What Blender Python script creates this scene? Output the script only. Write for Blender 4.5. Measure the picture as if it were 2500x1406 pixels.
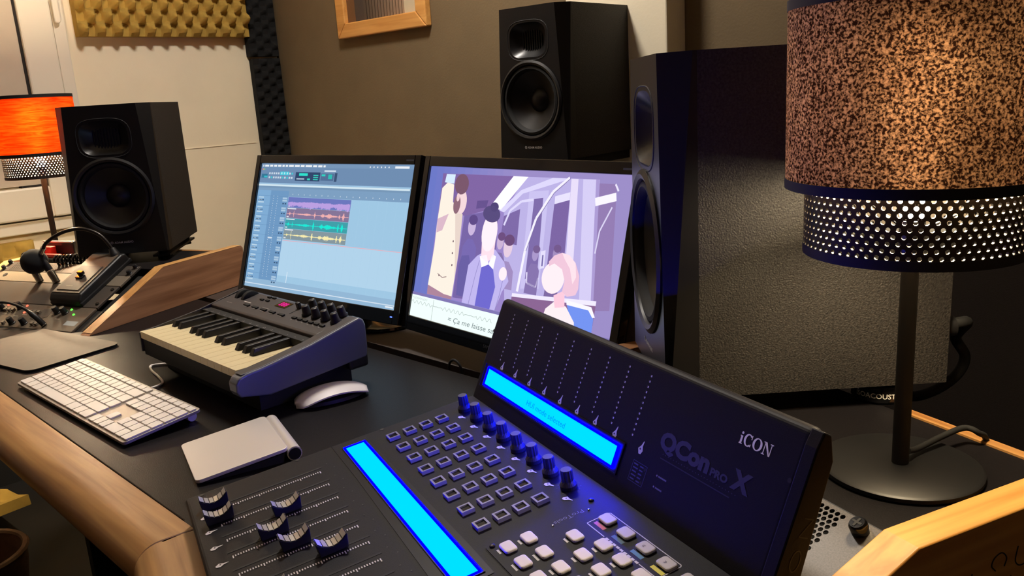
import bpy, math, random
from mathutils import Matrix, Vector
random.seed(7)
PI = math.pi
def rad(a): return math.radians(a)
for o in list(bpy.data.objects): bpy.data.objects.remove(o)
S = bpy.context.scene
COL = S.collection

# ------------------------------------------------------------------ camera
cam = bpy.data.cameras.new('camera'); camo = bpy.data.objects.new('camera', cam); COL.objects.link(camo)
cam.sensor_width = 36.0; cam.sensor_fit = 'HORIZONTAL'; cam.lens = 36.0 * 2014.2 / 2500.0
cam.clip_start = 0.01; cam.clip_end = 50
PITCH, ROLL, HEAD = 0.2333, -0.0624, rad(45.0)
cp, sp, cr, sr = math.cos(PITCH), math.sin(PITCH), math.cos(ROLL), math.sin(ROLL)
fwd = Vector((0, cp, -sp)); rt = Vector((1, 0, 0)); up = Vector((0, sp, cp))
r2 = cr * rt + sr * up; u2 = -sr * rt + cr * up
M = Matrix((r2, u2, -fwd)).transposed()
camo.matrix_world = Matrix.Translation((0, 0, 0.4361)) @ (Matrix.Rotation(HEAD, 3, 'Z') @ M).to_4x4()
S.camera = camo
# ------------------------------------------------------------------ world, exposure
S.view_settings.view_transform = 'Standard'; S.view_settings.look = 'None'
S.view_settings.exposure = 0.0; S.view_settings.gamma = 1.0; S.view_settings.use_curve_mapping = False
W = bpy.data.worlds.new('room_world'); S.world = W; W.use_nodes = True
W.node_tree.nodes['Background'].inputs[0].default_value = (0.02, 0.016, 0.012, 1)
W.node_tree.nodes['Background'].inputs[1].default_value = 0.3
WARM = (1.0, 0.80, 0.50)
COOL = (1.0, 0.92, 0.83)
LAMP_L, LAMP_R, CEIL = 1050.0, 270.0, 124.0      # radiance of bulbs / added ceiling diffuser

# ------------------------------------------------------------------ colour helpers
def lin1(c):
    c = c / 255.0
    return c / 12.92 if c <= 0.04045 else ((c + 0.055) / 1.055) ** 2.4
def px(r, g, b): return (lin1(r), lin1(g), lin1(b))
def c4(c): return (c[0], c[1], c[2], 1.0)

# ------------------------------------------------------------------ materials
def base_mat(name):
    m = bpy.data.materials.new(name); m.use_nodes = True
    nt = m.node_tree; return m, nt, nt.nodes['Principled BSDF']
def mat(name, col, rough=0.5, metal=0.0, noise=0.0, nscale=40.0, bump=0.0, bscale=200.0, spec=0.5, coat=0.0, emit=None, estr=0.0):
    m, nt, b = base_mat(name)
    b.inputs['Base Color'].default_value = c4(col); b.inputs['Roughness'].default_value = rough
    b.inputs['Metallic'].default_value = metal; b.inputs['Specular IOR Level'].default_value = spec
    b.inputs['Coat Weight'].default_value = coat
    if emit:
        b.inputs['Emission Color'].default_value = c4(emit); b.inputs['Emission Strength'].default_value = estr
    tc = nt.nodes.new('ShaderNodeTexCoord')
    if noise > 0:
        n = nt.nodes.new('ShaderNodeTexNoise'); n.inputs['Scale'].default_value = nscale; n.inputs['Detail'].default_value = 4
        nt.links.new(tc.outputs['Object'], n.inputs['Vector'])
        r = nt.nodes.new('ShaderNodeValToRGB')
        r.color_ramp.elements[0].position = 0.3; r.color_ramp.elements[1].position = 0.7
        r.color_ramp.elements[0].color = c4([c * (1 - noise) for c in col]); r.color_ramp.elements[1].color = c4([min(1, c * (1 + noise)) for c in col])
        nt.links.new(n.outputs['Fac'], r.inputs[0]); nt.links.new(r.outputs[0], b.inputs['Base Color'])
    if bump > 0:
        n2 = nt.nodes.new('ShaderNodeTexNoise'); n2.inputs['Scale'].default_value = bscale; n2.inputs['Detail'].default_value = 3
        nt.links.new(tc.outputs['Object'], n2.inputs['Vector'])
        bp = nt.nodes.new('ShaderNodeBump'); bp.inputs['Strength'].default_value = bump; bp.inputs['Distance'].default_value = 0.002
        nt.links.new(n2.outputs['Fac'], bp.inputs['Height']); nt.links.new(bp.outputs[0], b.inputs['Normal'])
    return m
def wood(name, ca, cb, axis=0, rough=0.45, scale=1.0, fine=70.0):
    """grain runs along local axis (0=x,1=y,2=z)"""
    m, nt, b = base_mat(name); L = nt.links
    tc = nt.nodes.new('ShaderNodeTexCoord'); mp = nt.nodes.new('ShaderNodeMapping')
    sc = [fine * scale] * 3; sc[axis] = 3.0 * scale
    mp.inputs['Scale'].default_value = sc; L.new(tc.outputs['Object'], mp.inputs['Vector'])
    n = nt.nodes.new('ShaderNodeTexNoise'); n.inputs['Scale'].default_value = 1.0; n.inputs['Detail'].default_value = 6; n.inputs['Distortion'].default_value = 0.6
    L.new(mp.outputs[0], n.inputs['Vector'])
    mp2 = nt.nodes.new('ShaderNodeMapping'); sc2 = [14 * scale] * 3; sc2[axis] = 1.6 * scale
    mp2.inputs['Scale'].default_value = sc2; L.new(tc.outputs['Object'], mp2.inputs['Vector'])
    n2 = nt.nodes.new('ShaderNodeTexNoise'); n2.inputs['Scale'].default_value = 1.0; n2.inputs['Detail'].default_value = 3; n2.inputs['Distortion'].default_value = 1.5
    L.new(mp2.outputs[0], n2.inputs['Vector'])
    mx = nt.nodes.new('ShaderNodeMath'); mx.operation = 'ADD'
    h = nt.nodes.new('ShaderNodeMath'); h.operation = 'MULTIPLY'; h.inputs[1].default_value = 0.5
    L.new(n.outputs['Fac'], mx.inputs[0]); L.new(n2.outputs['Fac'], mx.inputs[1]); L.new(mx.outputs[0], h.inputs[0])
    r = nt.nodes.new('ShaderNodeValToRGB'); r.color_ramp.elements[0].position = 0.36; r.color_ramp.elements[1].position = 0.62
    r.color_ramp.elements[0].color = c4(ca); r.color_ramp.elements[1].color = c4(cb)
    L.new(h.outputs[0], r.inputs[0]); L.new(r.outputs[0], b.inputs['Base Color'])
    b.inputs['Roughness'].default_value = rough; b.inputs['Coat Weight'].default_value = 0.12; b.inputs['Coat Roughness'].default_value = 0.3
    bp = nt.nodes.new('ShaderNodeBump'); bp.inputs['Strength'].default_value = 0.12; bp.inputs['Distance'].default_value = 0.001
    L.new(n.outputs['Fac'], bp.inputs['Height']); L.new(bp.outputs[0], b.inputs['Normal'])
    return m
def emis(name, col, st):
    m = bpy.data.materials.new(name); m.use_nodes = True; nt = m.node_tree
    nt.nodes.remove(nt.nodes['Principled BSDF'])
    e = nt.nodes.new('ShaderNodeEmission'); e.inputs[0].default_value = c4(col); e.inputs[1].default_value = st
    nt.links.new(e.outputs[0], nt.nodes['Material Output'].inputs[0]); return m
def attr_emis(name, st=1.0):
    m = emis(name, (1, 1, 1), st); nt = m.node_tree
    a = nt.nodes.new('ShaderNodeAttribute'); a.attribute_name = 'Col'
    e = [n for n in nt.nodes if n.type == 'EMISSION'][0]; nt.links.new(a.outputs['Color'], e.inputs[0]); return m
def attr_print(name, rough=0.5):
    m, nt, b = base_mat(name); a = nt.nodes.new('ShaderNodeAttribute'); a.attribute_name = 'Col'
    nt.links.new(a.outputs['Color'], b.inputs['Base Color']); b.inputs['Roughness'].default_value = rough; return m
def shade_mat(name, ca, cb, trans, streak=False, fac=0.6):
    m = bpy.data.materials.new(name); m.use_nodes = True; nt = m.node_tree; L = nt.links
    nt.nodes.remove(nt.nodes['Principled BSDF'])
    tc = nt.nodes.new('ShaderNodeTexCoord'); mp = nt.nodes.new('ShaderNodeMapping')
    mp.inputs['Scale'].default_value = (14, 14, 150) if streak else (1, 1, 1); L.new(tc.outputs['Object'], mp.inputs['Vector'])
    n = nt.nodes.new('ShaderNodeTexNoise'); n.inputs['Scale'].default_value = 1.0 if streak else 480.0; n.inputs['Detail'].default_value = 3 if streak else 2
    n.inputs['Distortion'].default_value = 1.2 if streak else 0.4
    L.new(mp.outputs[0], n.inputs['Vector'])
    r = nt.nodes.new('ShaderNodeValToRGB'); r.color_ramp.elements[0].position = 0.40 if streak else 0.42; r.color_ramp.elements[1].position = 0.62 if streak else 0.68
    r.color_ramp.elements[0].color = c4(ca); r.color_ramp.elements[1].color = c4(cb); L.new(n.outputs['Fac'], r.inputs[0])
    n3 = nt.nodes.new('ShaderNodeTexNoise'); n3.inputs['Scale'].default_value = 16; n3.inputs['Detail'].default_value = 4
    L.new(tc.outputs['Object'], n3.inputs['Vector'])
    r3 = nt.nodes.new('ShaderNodeValToRGB'); r3.color_ramp.elements[0].position = 0.3; r3.color_ramp.elements[1].position = 0.7
    r3.color_ramp.elements[0].color = (0.55, 0.5, 0.5, 1); r3.color_ramp.elements[1].color = (1, 1, 1, 1); L.new(n3.outputs['Fac'], r3.inputs[0])
    mul = nt.nodes.new('ShaderNodeMixRGB'); mul.blend_type = 'MULTIPLY'; mul.inputs[0].default_value = 1.0
    L.new(r.outputs[0], mul.inputs[1]); L.new(r3.outputs[0], mul.inputs[2])
    tcol = nt.nodes.new('ShaderNodeMixRGB'); tcol.blend_type = 'MULTIPLY'; tcol.inputs[0].default_value = 1.0; tcol.inputs[2].default_value = c4(trans)
    L.new(mul.outputs[0], tcol.inputs[1])
    d = nt.nodes.new('ShaderNodeBsdfDiffuse'); t0 = nt.nodes.new('ShaderNodeBsdfTranslucent'); mx = nt.nodes.new('ShaderNodeMixShader')
    rf = nt.nodes.new('ShaderNodeBsdfRefraction'); rf.inputs['Roughness'].default_value = 0.75; rf.inputs['IOR'].default_value = 1.3
    t = nt.nodes.new('ShaderNodeMixShader'); t.inputs[0].default_value = 0.18; L.new(t0.outputs[0], t.inputs[1]); L.new(rf.outputs[0], t.inputs[2]); L.new(tcol.outputs[0], rf.inputs[0])
    L.new(mul.outputs[0], d.inputs[0]); L.new(tcol.outputs[0], t0.inputs[0]); mx.inputs[0].default_value = fac
    L.new(d.outputs[0], mx.inputs[1]); L.new(t.outputs[0], mx.inputs[2]); L.new(mx.outputs[0], nt.nodes['Material Output'].inputs[0])
    return m

MT = {}
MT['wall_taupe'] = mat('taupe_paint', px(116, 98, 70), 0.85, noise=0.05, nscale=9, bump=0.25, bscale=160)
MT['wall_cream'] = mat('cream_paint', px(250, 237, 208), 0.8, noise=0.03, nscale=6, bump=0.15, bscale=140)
MT['floor'] = mat('dark_floor', px(17, 16, 18), 0.6, noise=0.3, nscale=6)
MT['ceiling'] = mat('ceiling_paint', px(225, 215, 195), 0.9)
MT['window_white'] = mat('white_window_plastic', px(240, 232, 214), 0.4)
MT['shutter'] = mat('pale_roller_blind', px(205, 192, 172), 0.6, noise=0.04, nscale=12)
MT['dark_gap'] = mat('dark_seal', px(30, 26, 24), 0.8)
MT['laminate'] = mat('black_laminate', px(24, 22, 24), 0.40, spec=0.13, noise=0.12, nscale=300, bump=0.12, bscale=700)
MT['laminate_b'] = mat('dark_brown_laminate', px(58, 50, 47), 0.5, noise=0.12, nscale=250, bump=0.1, bscale=600)
MT['oak'] = wood('oak_x', px(142, 92, 46), px(206, 156, 94), 0)
MT['oak_y'] = wood('oak_y', px(176, 122, 66), px(222, 172, 106), 1)
MT['oak_gold'] = wood('golden_oak_y', px(190, 132, 62), px(228, 176, 98), 1)
MT['walnut'] = wood('walnut_y', px(150, 102, 72), px(206, 152, 114), 1)
MT['walnut_d'] = wood('brown_oak_y', px(120, 78, 42), px(150, 102, 58), 1)
MT['black'] = mat('black_plastic', px(24, 24, 26), 0.45)
MT['black_m'] = mat('black_matte', px(17, 17, 18), 0.7)
MT['black_g'] = mat('black_gloss', px(12, 12, 14), 0.12, coat=0.5)
MT['rubber'] = mat('black_rubber', px(20, 20, 21), 0.8)
MT['vinyl'] = mat('black_grained_vinyl', px(40, 37, 35), 0.55, noise=0.75, nscale=420, bump=0.5, bscale=600)
MT['baffle'] = mat('charcoal_baffle_paint', px(20, 20, 22), 0.36)
MT['cone'] = mat('black_cone', px(20, 19, 21), 0.45)
MT['alu'] = mat('brushed_aluminium', px(220, 214, 206), 0.4, metal=0.25, bump=0.05, bscale=900)
MT['alu_k'] = mat('keyboard_aluminium', px(176, 168, 158), 0.42, metal=0.3)
MT['white_key'] = mat('white_plastic', px(240, 234, 228), 0.45)
MT['ivory'] = mat('ivory_key', px(238, 222, 178), 0.35, noise=0.03, nscale=90)
MT['metal_dark'] = mat('dark_steel', px(60, 56, 54), 0.35, metal=0.8)
MT['chrome'] = mat('nickel', px(190, 186, 178), 0.22, metal=1.0)
MT['gear_beige'] = mat('champagne_panel', px(116, 106, 92), 0.5, noise=0.1, nscale=500)
MT['gear_grey'] = mat('grey_panel', px(66, 59, 53), 0.55, noise=0.15, nscale=500)
MT['gear_brown'] = mat('bronze_panel', px(92, 82, 70), 0.5, noise=0.12, nscale=400)
MT['vent'] = mat('speckled_grey_steel', px(84, 78, 73), 0.42, metal=0.2, noise=0.25, nscale=700)
MT['q_body'] = mat('controller_black', px(23, 22, 28), 0.5, spec=0.16, noise=0.08, nscale=500, bump=0.06, bscale=900)
MT['q_gloss'] = mat('controller_window', px(20, 20, 30), 0.4, spec=0.2)
MT['q_ring'] = mat('smoked_button_frame', px(124, 124, 146), 0.4)
MT['q_lens'] = mat('dark_button_lens', px(24, 24, 34), 0.2)
MT['q_knob'] = mat('dark_knob', px(52, 50, 60), 0.5)
MT['q_cap'] = mat('fader_cap_navy', px(26, 25, 36), 0.4)
MT['q_silver'] = mat('fader_silver', px(186, 180, 176), 0.35, metal=0.4)
MT['q_white'] = mat('white_button_rubber', px(214, 208, 206), 0.5)
MT['midi'] = mat('charcoal_keyboard_case', px(66, 62, 64), 0.5)
MT['midi_side_lit'] = mat('screen_lit_keyboard_side', px(98, 102, 116), 0.32)  # lighter and bluish: screen glow on this side put into the colour
MT['pad'] = mat('taupe_mouse_pad', px(108, 97, 85), 0.6, noise=0.05, nscale=60, bump=0.1, bscale=900)
MT['foam_y'] = mat('mustard_foam', px(176, 144, 66), 0.95, noise=0.12, nscale=30)
MT['foam_b'] = mat('black_foam', px(15, 15, 16), 0.95)
MT['pine'] = wood('pine_frame', px(206, 142, 70), px(232, 172, 96), 0)
MT['red'] = mat('red_plastic', px(215, 50, 38), 0.45)
MT['paper'] = mat('off_white_paper', px(225, 215, 198), 0.8)
MT['tan'] = mat('tan_wicker', px(120, 92, 66), 0.8, noise=0.2, nscale=40)
MT['leather'] = mat('brown_leather', px(98, 54, 38), 0.6, noise=0.2, nscale=30)
MT['fabric_dark'] = mat('dark_brown_fabric', px(44, 34, 25), 0.95, noise=0.15, nscale=300, bump=0.2, bscale=500)  # for the board added to darken the wall
MT['bloom_rim'] = emis('blue_bloom_glow', (0.0, 0.0, 140.0), 1.0)  # overdriven emission, stands in for bloom around the displays
MT['print'] = attr_print('printed_ink')
MT['screen'] = attr_emis('lcd_picture', 1.0)
MT['screen_b'] = attr_emis('lcd_film_picture', 1.12)
MT['lcd'] = emis('blue_backlight', (0.0, 0.76, 45.0), 1.0)
MT['led_red'] = emis('red_led', (1.0, 0.12, 0.06), 2.5)
MT['led_green'] = emis('green_led', (0.15, 1.0, 0.08), 1.6)
MT['led_blue'] = emis('blue_led', (0.05, 0.1, 1.0), 6.0)
MT['led_pink'] = emis('pink_led', (1.0, 0.02, 0.35), 1.3)
MT['bulb_l'] = emis('warm_bulb_left', WARM, LAMP_L)
MT['bulb_r'] = emis('warm_bulb_right', WARM, LAMP_R)
MT['ceil_l'] = emis('added_ceiling_diffuser', COOL, CEIL)
MT['shade_r'] = shade_mat('sparkling_brown_felt', px(56, 38, 33), px(255, 216, 178), (0.0235, 0.0178, 0.0138), fac=0.62)
MT['shade_l'] = shade_mat('orange_veneer', px(214, 104, 30), px(252, 156, 60), (0.034, 0.0062, 0.0014), True, fac=0.6)
MT['perf_in'] = mat('perforated_steel', px(50, 44, 38), 0.35, metal=0.3)
MT['shade_in'] = mat('white_lining', px(235, 225, 205), 0.7)

# ------------------------------------------------------------------ mesh builder
class MB:
    def __init__(s): s.v = []; s.f = []; s.c = None
    def add(s, vs, fs):
        b = len(s.v); s.v += [tuple(p) for p in vs]; s.f += [tuple(b + i for i in f) for f in fs]; return s
    def box(s, x0, x1, y0, y1, z0, z1, mtx=None):
        vs = [Vector((x, y, z)) for z in (z0, z1) for y in (y0, y1) for x in (x0, x1)]
        if mtx: vs = [mtx @ p for p in vs]
        return s.add(vs, [(0, 2, 3, 1), (4, 5, 7, 6), (0, 1, 5, 4), (2, 6, 7, 3), (0, 4, 6, 2), (1, 3, 7, 5)])
    def prism(s, poly, a, b, axis=2, mtx=None):
        """extrude 2D poly along axis from a to b. axis 2: (x,y); axis 0: (y,z); axis 1: (x,z)"""
        def P(p, t):
            q = (p[0], p[1], t) if axis == 2 else ((t, p[0], p[1]) if axis == 0 else (p[0], t, p[1]))
            return (mtx @ Vector(q)) if mtx else q
        n = len(poly); vs = [P(p, a) for p in poly] + [P(p, b) for p in poly]
        fs = [tuple(reversed(range(n))), tuple(range(n, 2 * n))] + [(i, (i + 1) % n, n + (i + 1) % n, n + i) for i in range(n)]
        if axis == 1: fs = [tuple(reversed(f)) for f in fs]
        return s.add(vs, fs)
    def lathe(s, prof, seg=32, mtx=None, axis='Z', sx=1.0, sy=1.0):
        vs = []
        for r, h in prof:
            for i in range(seg):
                a = 2 * PI * i / seg; x, y = r * math.cos(a) * sx, r * math.sin(a) * sy
                p = Vector((x, y, h)) if axis == 'Z' else Vector((x, h, y))
                vs.append(mtx @ p if mtx else p)
        fs = []
        for k in range(len(prof) - 1):
            for i in range(seg):
                j = (i + 1) % seg; q = (k * seg + i, k * seg + j, (k + 1) * seg + j, (k + 1) * seg + i)
                fs.append(q if axis == 'Z' else tuple(reversed(q)))
        if prof[0][0] > 1e-6: fs.append(tuple(reversed(range(seg))) if axis == 'Z' else tuple(range(seg)))
        if prof[-1][0] > 1e-6:
            t = tuple(range((len(prof) - 1) * seg, len(prof) * seg)); fs.append(t if axis == 'Z' else tuple(reversed(t)))
        return s.add(vs, fs)
    def ring(s, prof, seg=32, mtx=None, axis='Z'):
        """closed profile revolved (no caps)"""
        vs = []; m = len(prof)
        for r, h in prof:
            for i in range(seg):
                a = 2 * PI * i / seg; x, y = r * math.cos(a), r * math.sin(a)
                p = Vector((x, y, h)) if axis == 'Z' else Vector((x, h, y))
                vs.append(mtx @ p if mtx else p)
        fs = [(k * seg + i, k * seg + (i + 1) % seg, ((k + 1) % m) * seg + (i + 1) % seg, ((k + 1) % m) * seg + i) for k in range(m) for i in range(seg)]
        return s.add(vs, fs)
    def tube(s, pts, r, seg=10, closed=False):
        pts = [Vector(p) for p in pts]; n = len(pts); vs = []; prev = None
        for i, p in enumerate(pts):
            t = (pts[min(i + 1, n - 1)] - pts[max(i - 1, 0)]).normalized()
            a = prev if prev else (Vector((0, 0, 1)) if abs(t.z) < .9 else Vector((1, 0, 0)))
            u = (a - t * a.dot(t)); u = u.normalized() if u.length > 1e-6 else t.orthogonal().normalized()
            w = t.cross(u); prev = u
            rr = r[i] if isinstance(r, (list, tuple)) else r
            for k in range(seg):
                b = 2 * PI * k / seg; vs.append(p + (u * math.cos(b) + w * math.sin(b)) * rr)
        fs = [(i * seg + k, i * seg + (k + 1) % seg, (i + 1) * seg + (k + 1) % seg, (i + 1) * seg + k) for i in range(n - 1) for k in range(seg)]
        fs += [tuple(reversed(range(seg))), tuple(range((n - 1) * seg, n * seg))]
        return s.add(vs, fs)
def smooth_path(pts, n=10):
    """Catmull-Rom through pts"""
    P = [Vector(p) for p in pts]; P = [2 * P[0] - P[1]] + P + [2 * P[-1] - P[-2]]; out = []
    for i in range(1, len(P) - 2):
        for k in range(n):
            t = k / n; a, b, c, d = P[i - 1], P[i], P[i + 1], P[i + 2]
            out.append(0.5 * ((2 * b) + (c - a) * t + (2 * a - 5 * b + 4 * c - d) * t * t + (3 * b - a - 3 * c + d) * t ** 3))
    out.append(P[-2]); return out
def mesh_of(name, mb, m, smooth=False):
    me = bpy.data.meshes.new(name); me.from_pydata(mb.v, [], mb.f); me.update()
    if m is not None: me.materials.append(MT[m] if isinstance(m, str) else m)
    if smooth:
        for p in me.polygons: p.use_smooth = True
    if mb.c:
        at = me.color_attributes.new('Col', 'FLOAT_COLOR', 'POINT')
        for i, c in enumerate(mb.c): at.data[i].color = (c[0], c[1], c[2], 1)
    return me
def obj(name, mb, m, parent=None, loc=None, rot=None, smooth=False, bevel=0.0, seg=2, label=None):
    me = mb if isinstance(mb, bpy.types.Mesh) else mesh_of(name, mb, m, smooth)
    o = bpy.data.objects.new(name, me); COL.objects.link(o)
    if parent: o.parent = parent
    if loc: o.location = loc
    if rot: o.rotation_euler = rot
    if smooth and not bevel:
        md = o.modifiers.new('angle', 'EDGE_SPLIT'); md.split_angle = rad(40)
    if bevel:
        md = o.modifiers.new('bevel', 'BEVEL'); md.width = bevel; md.segments = seg; md.limit_method = 'ANGLE'; md.angle_limit = rad(35)
    if label: o['label'] = label
    return o
def thing(name, label, cat, loc=(0, 0, 0), rz=0.0, group=None, rot=None):
    o = bpy.data.objects.new(name, None); COL.objects.link(o); o.empty_display_size = 0.02
    o.location = loc; o.rotation_euler = rot if rot else (0, 0, rz); o['label'] = label; o['category'] = cat
    if group: o['group'] = group
    return o
def tag(o, label, cat, group=None):
    o['label'] = label; o['category'] = cat
    if group: o['group'] = group
    return o
def struct(o): o['kind'] = 'structure'; return o

# ---- flat print / screen pictures built from thin coloured polygons
def text_mesh(s, size, bold=0.0):
    cu = bpy.data.curves.new('txt', 'FONT'); cu.body = s; cu.size = size; cu.offset = bold; cu.resolution_u = 3
    o = bpy.data.objects.new('txt', cu); COL.objects.link(o)
    dg = bpy.context.evaluated_depsgraph_get(); me = o.evaluated_get(dg).to_mesh()
    vs = [v.co.copy() for v in me.vertices]; fs = [tuple(p.vertices) for p in me.polygons]
    o.evaluated_get(dg).to_mesh_clear(); bpy.data.objects.remove(o); bpy.data.curves.remove(cu)
    return vs, fs
class Paint(MB):
    EPS = 0.00006
    def __init__(s): super().__init__(); s.c = []
    def poly(s, pts, col, layer=0):
        z = layer * s.EPS; s.add([(p[0], p[1], z) for p in pts], [tuple(range(len(pts)))]); s.c += [col] * len(pts); return s
    def rect(s, x0, y0, x1, y1, col, layer=0): return s.poly([(x0, y0), (x1, y0), (x1, y1), (x0, y1)], col, layer)
    def ell(s, cx, cy, rx, ry, col, layer=0, n=24, rot=0.0, a0=0, a1=2 * PI):
        P = []
        for i in range(n):
            a = a0 + (a1 - a0) * i / (n if a1 - a0 > 6.28 else n - 1); x, y = rx * math.cos(a), ry * math.sin(a)
            P.append((cx + x * math.cos(rot) - y * math.sin(rot), cy + x * math.sin(rot) + y * math.cos(rot)))
        return s.poly(P, col, layer)
    def line(s, pts, w, col, layer=0):
        for (x0, y0), (x1, y1) in zip(pts[:-1], pts[1:]):
            d = math.hypot(x1 - x0, y1 - y0) or 1e-9; nx, ny = -(y1 - y0) / d * w / 2, (x1 - x0) / d * w / 2
            s.poly([(x0 + nx, y0 + ny), (x0 - nx, y0 - ny), (x1 - nx, y1 - ny), (x1 + nx, y1 + ny)], col, layer)
        return s
    def text(s, st, x, y, size, col, layer=0, rot=0.0, bold=0.0, width=None, italic=0.0):
        vs, fs = text_mesh(st, size, bold)
        if not vs: return s
        k = 1.0
        if width: 
            w = max(v.x for v in vs) - min(v.x for v in vs); k = width / w
        x0 = min(v.x for v in vs); z = layer * s.EPS; P = []
        for v in vs:
            a, b = (v.x - x0) * k + italic * v.y, v.y
            P.append((x + a * math.cos(rot) - b * math.sin(rot), y + a * math.sin(rot) + b * math.cos(rot), z))
        s.add(P, fs); s.c += [col] * len(P); return s

# ================================================================== SETTING
XL, YB, XR, YF, ZF, ZC = -3.04, 1.80, 1.10, -1.60, -0.74, 1.75
struct(obj('floor', MB().box(XL - .1, XR + .1, YF - .1, YB + .1, ZF - .08, ZF), 'floor'))
struct(obj('ceiling', MB().box(XL - .1, XR + .1, YF - .1, YB + .1, ZC, ZC + .08), 'ceiling'))
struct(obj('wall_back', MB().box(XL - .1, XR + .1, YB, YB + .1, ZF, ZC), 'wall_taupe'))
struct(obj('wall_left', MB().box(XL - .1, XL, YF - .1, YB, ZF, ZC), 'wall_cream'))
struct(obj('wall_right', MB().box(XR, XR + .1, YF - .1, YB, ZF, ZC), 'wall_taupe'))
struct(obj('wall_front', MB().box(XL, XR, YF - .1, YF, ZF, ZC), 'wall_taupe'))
struct(obj('trim_1', MB().box(-1.46, -1.150, 1.72, YB, ZF, ZC), 'wall_cream', bevel=0.004))
struct(obj('trim_2', MB().box(XL, XL + .0025, 1.33, 1.66, .301, .3035), 'wall_cream'))
struct(obj('added_dark_strip_left', MB().box(XL, XL + .012, YF, 1.66, ZF, -.30), 'black_m'))  # dark strip added to keep the low left wall black
# window with roller blind on the left wall (y, z)
w1 = struct(obj('window_1', MB().box(XL, XL + .03, -.60, .872, .235, 1.60), 'shutter'))
win = MB()
obj('window_frame', MB().box(XL, XL + .045, .880, .978, .125, 1.65), 'window_white', w1, bevel=.006)
obj('window_frame', MB().box(XL, XL + .045, -.7, .880, .125, .228), 'window_white', w1, bevel=.006)
obj('window_frame', MB().box(XL, XL + .028, .982, 1.022, .08, 1.65), 'window_white', w1, bevel=.004)
obj('window_frame', MB().box(XL, XL + .028, -.7, .980, .079, .119), 'window_white', w1, bevel=.004)
obj('seal', MB().box(XL, XL + .033, .872, .879, .229, 1.6), 'dark_gap', w1)
obj('seal', MB().box(XL, XL + .033, .80, .879, .228, .235), 'dark_gap', w1)
hp = [(XL + .05, .994 + .010 * math.cos(a), .78 + (.030 if math.sin(a) > 0 else -.030) + .010 * math.sin(a)) for a in [2 * PI * i / 20 for i in range(20)]]
obj('window_handle', MB().prism([(p[1], p[2]) for p in hp], XL + .028, XL + .05, axis=0), 'window_white', w1, bevel=.004)

# ================================================================== ACOUSTIC FOAM
def foam_panel(name, w, h, nx, ny, depth, m, label, loc, rot, base=.012, sub=8):
    t = thing(name, label, 'acoustic foam', loc, rot=rot)
    mb = MB(); X, Y = nx * sub, ny * sub; vs = []
    for j in range(Y + 1):
        for i in range(X + 1):
            x, y = w * i / X, h * j / Y
            z = base + depth * (.5 + .5 * math.sin(2 * PI * i / sub) * math.sin(2 * PI * j / sub)) if 0 < i < X and 0 < j < Y else base + depth * .35
            vs.append((x, y, z))
    fs = [(j * (X + 1) + i, j * (X + 1) + i + 1, (j + 1) * (X + 1) + i + 1, (j + 1) * (X + 1) + i) for j in range(Y) for i in range(X)]
    mb.add(vs, fs); obj('egg_crate_face', mb, m, t, smooth=True)
    obj('backing', MB().box(0, w, 0, h, 0, base + depth * .35 - .0005), m, t)
    return t
ROTL = (rad(90), 0, rad(90))    # local x -> +y, local y -> +z, local z -> +x
foam_panel('acoustic_foam', .615, .60, 11, 7, .075, 'foam_y', 'mustard egg-crate acoustic foam panel high on the cream wall', (XL + .001, 1.055, .70), ROTL)
foam_panel('acoustic_foam', 0.125, 1.05, 2, 20, .025, 'foam_b', 'black foam strip in the room corner, upper piece under the mustard panel edge', (XL + .001, 1.668, .628), ROTL, .02)
foam_panel('acoustic_foam', 0.118, .92, 2, 18, .025, 'foam_b', 'black foam strip in the room corner, lower piece ending behind the monitor', (XL + .001, 1.676, -.30), ROTL, .02)
foam_panel('acoustic_foam', .50, .62, 5, 6, .05, 'foam_y', 'mustard foam panel low on the wall behind the beige rack unit', (XL + .013, .30, -.56), ROTL)
foam_panel('acoustic_foam', .55, .40, 4, 3, .05, 'foam_y', 'mustard foam offcut on the floor under the desk', (-2.92, .50, ZF + .002), (rad(16), 0, rad(-84)))

t = thing('added_dark_board', 'dark brown fabric board added to darken the wall behind the brown lamp', 'dark board', (-.78, YB - .061, ZF))  # board added to keep the wall behind the lamp dark
obj('fabric_face', MB().box(0, 1.3, 0, .05, 0, 1.14), 'fabric_dark', t, bevel=.006)
obj('backing_frame', MB().box(.02, 1.28, .0502, .0605, .001, 1.12), 'black_m', t)

# ================================================================== PICTURE
t = thing('framed_picture', 'pine framed picture hanging on the taupe wall', 'picture', (-2.573, YB, .654))
fw = .050
obj('frame_rail', MB().prism([(0, 0), (.488, 0), (.488 - fw, fw), (fw, fw)], -.024, 0, axis=1), 'pine', t, bevel=.004)
obj('frame_rail', MB().prism([(0, .62), (fw, .62 - fw), (.488 - fw, .62 - fw), (.488, .62)], -.024, 0, axis=1), 'pine', t, bevel=.004)
obj('frame_rail', MB().prism([(0, 0), (fw, fw), (fw, .62 - fw), (0, .62)], -.024, 0, axis=1), 'pine', t, bevel=.004)
obj('frame_rail', MB().prism([(.488, 0), (.488, .62), (.488 - fw, .62 - fw), (.488 - fw, fw)], -.024, 0, axis=1), 'pine', t, bevel=.004)
p = Paint(); a, b = fw - .004, .488 - fw + .004
p.rect(a, a, b, .576, px(150, 130, 105), 0)
p.rect(a, a, a + .05, .576, px(112, 78, 50), 1)
p.rect(a + .05, a, a + .10, .576, px(72, 62, 58), 1)
for k in range(14):
    u = k / 13; p.rect(a + .10 + .016 * k, a, a + .118 + .016 * k, .576, px(int(80 + 80 * u), int(68 + 66 * u), int(60 + 50 * u)), 2)
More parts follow.
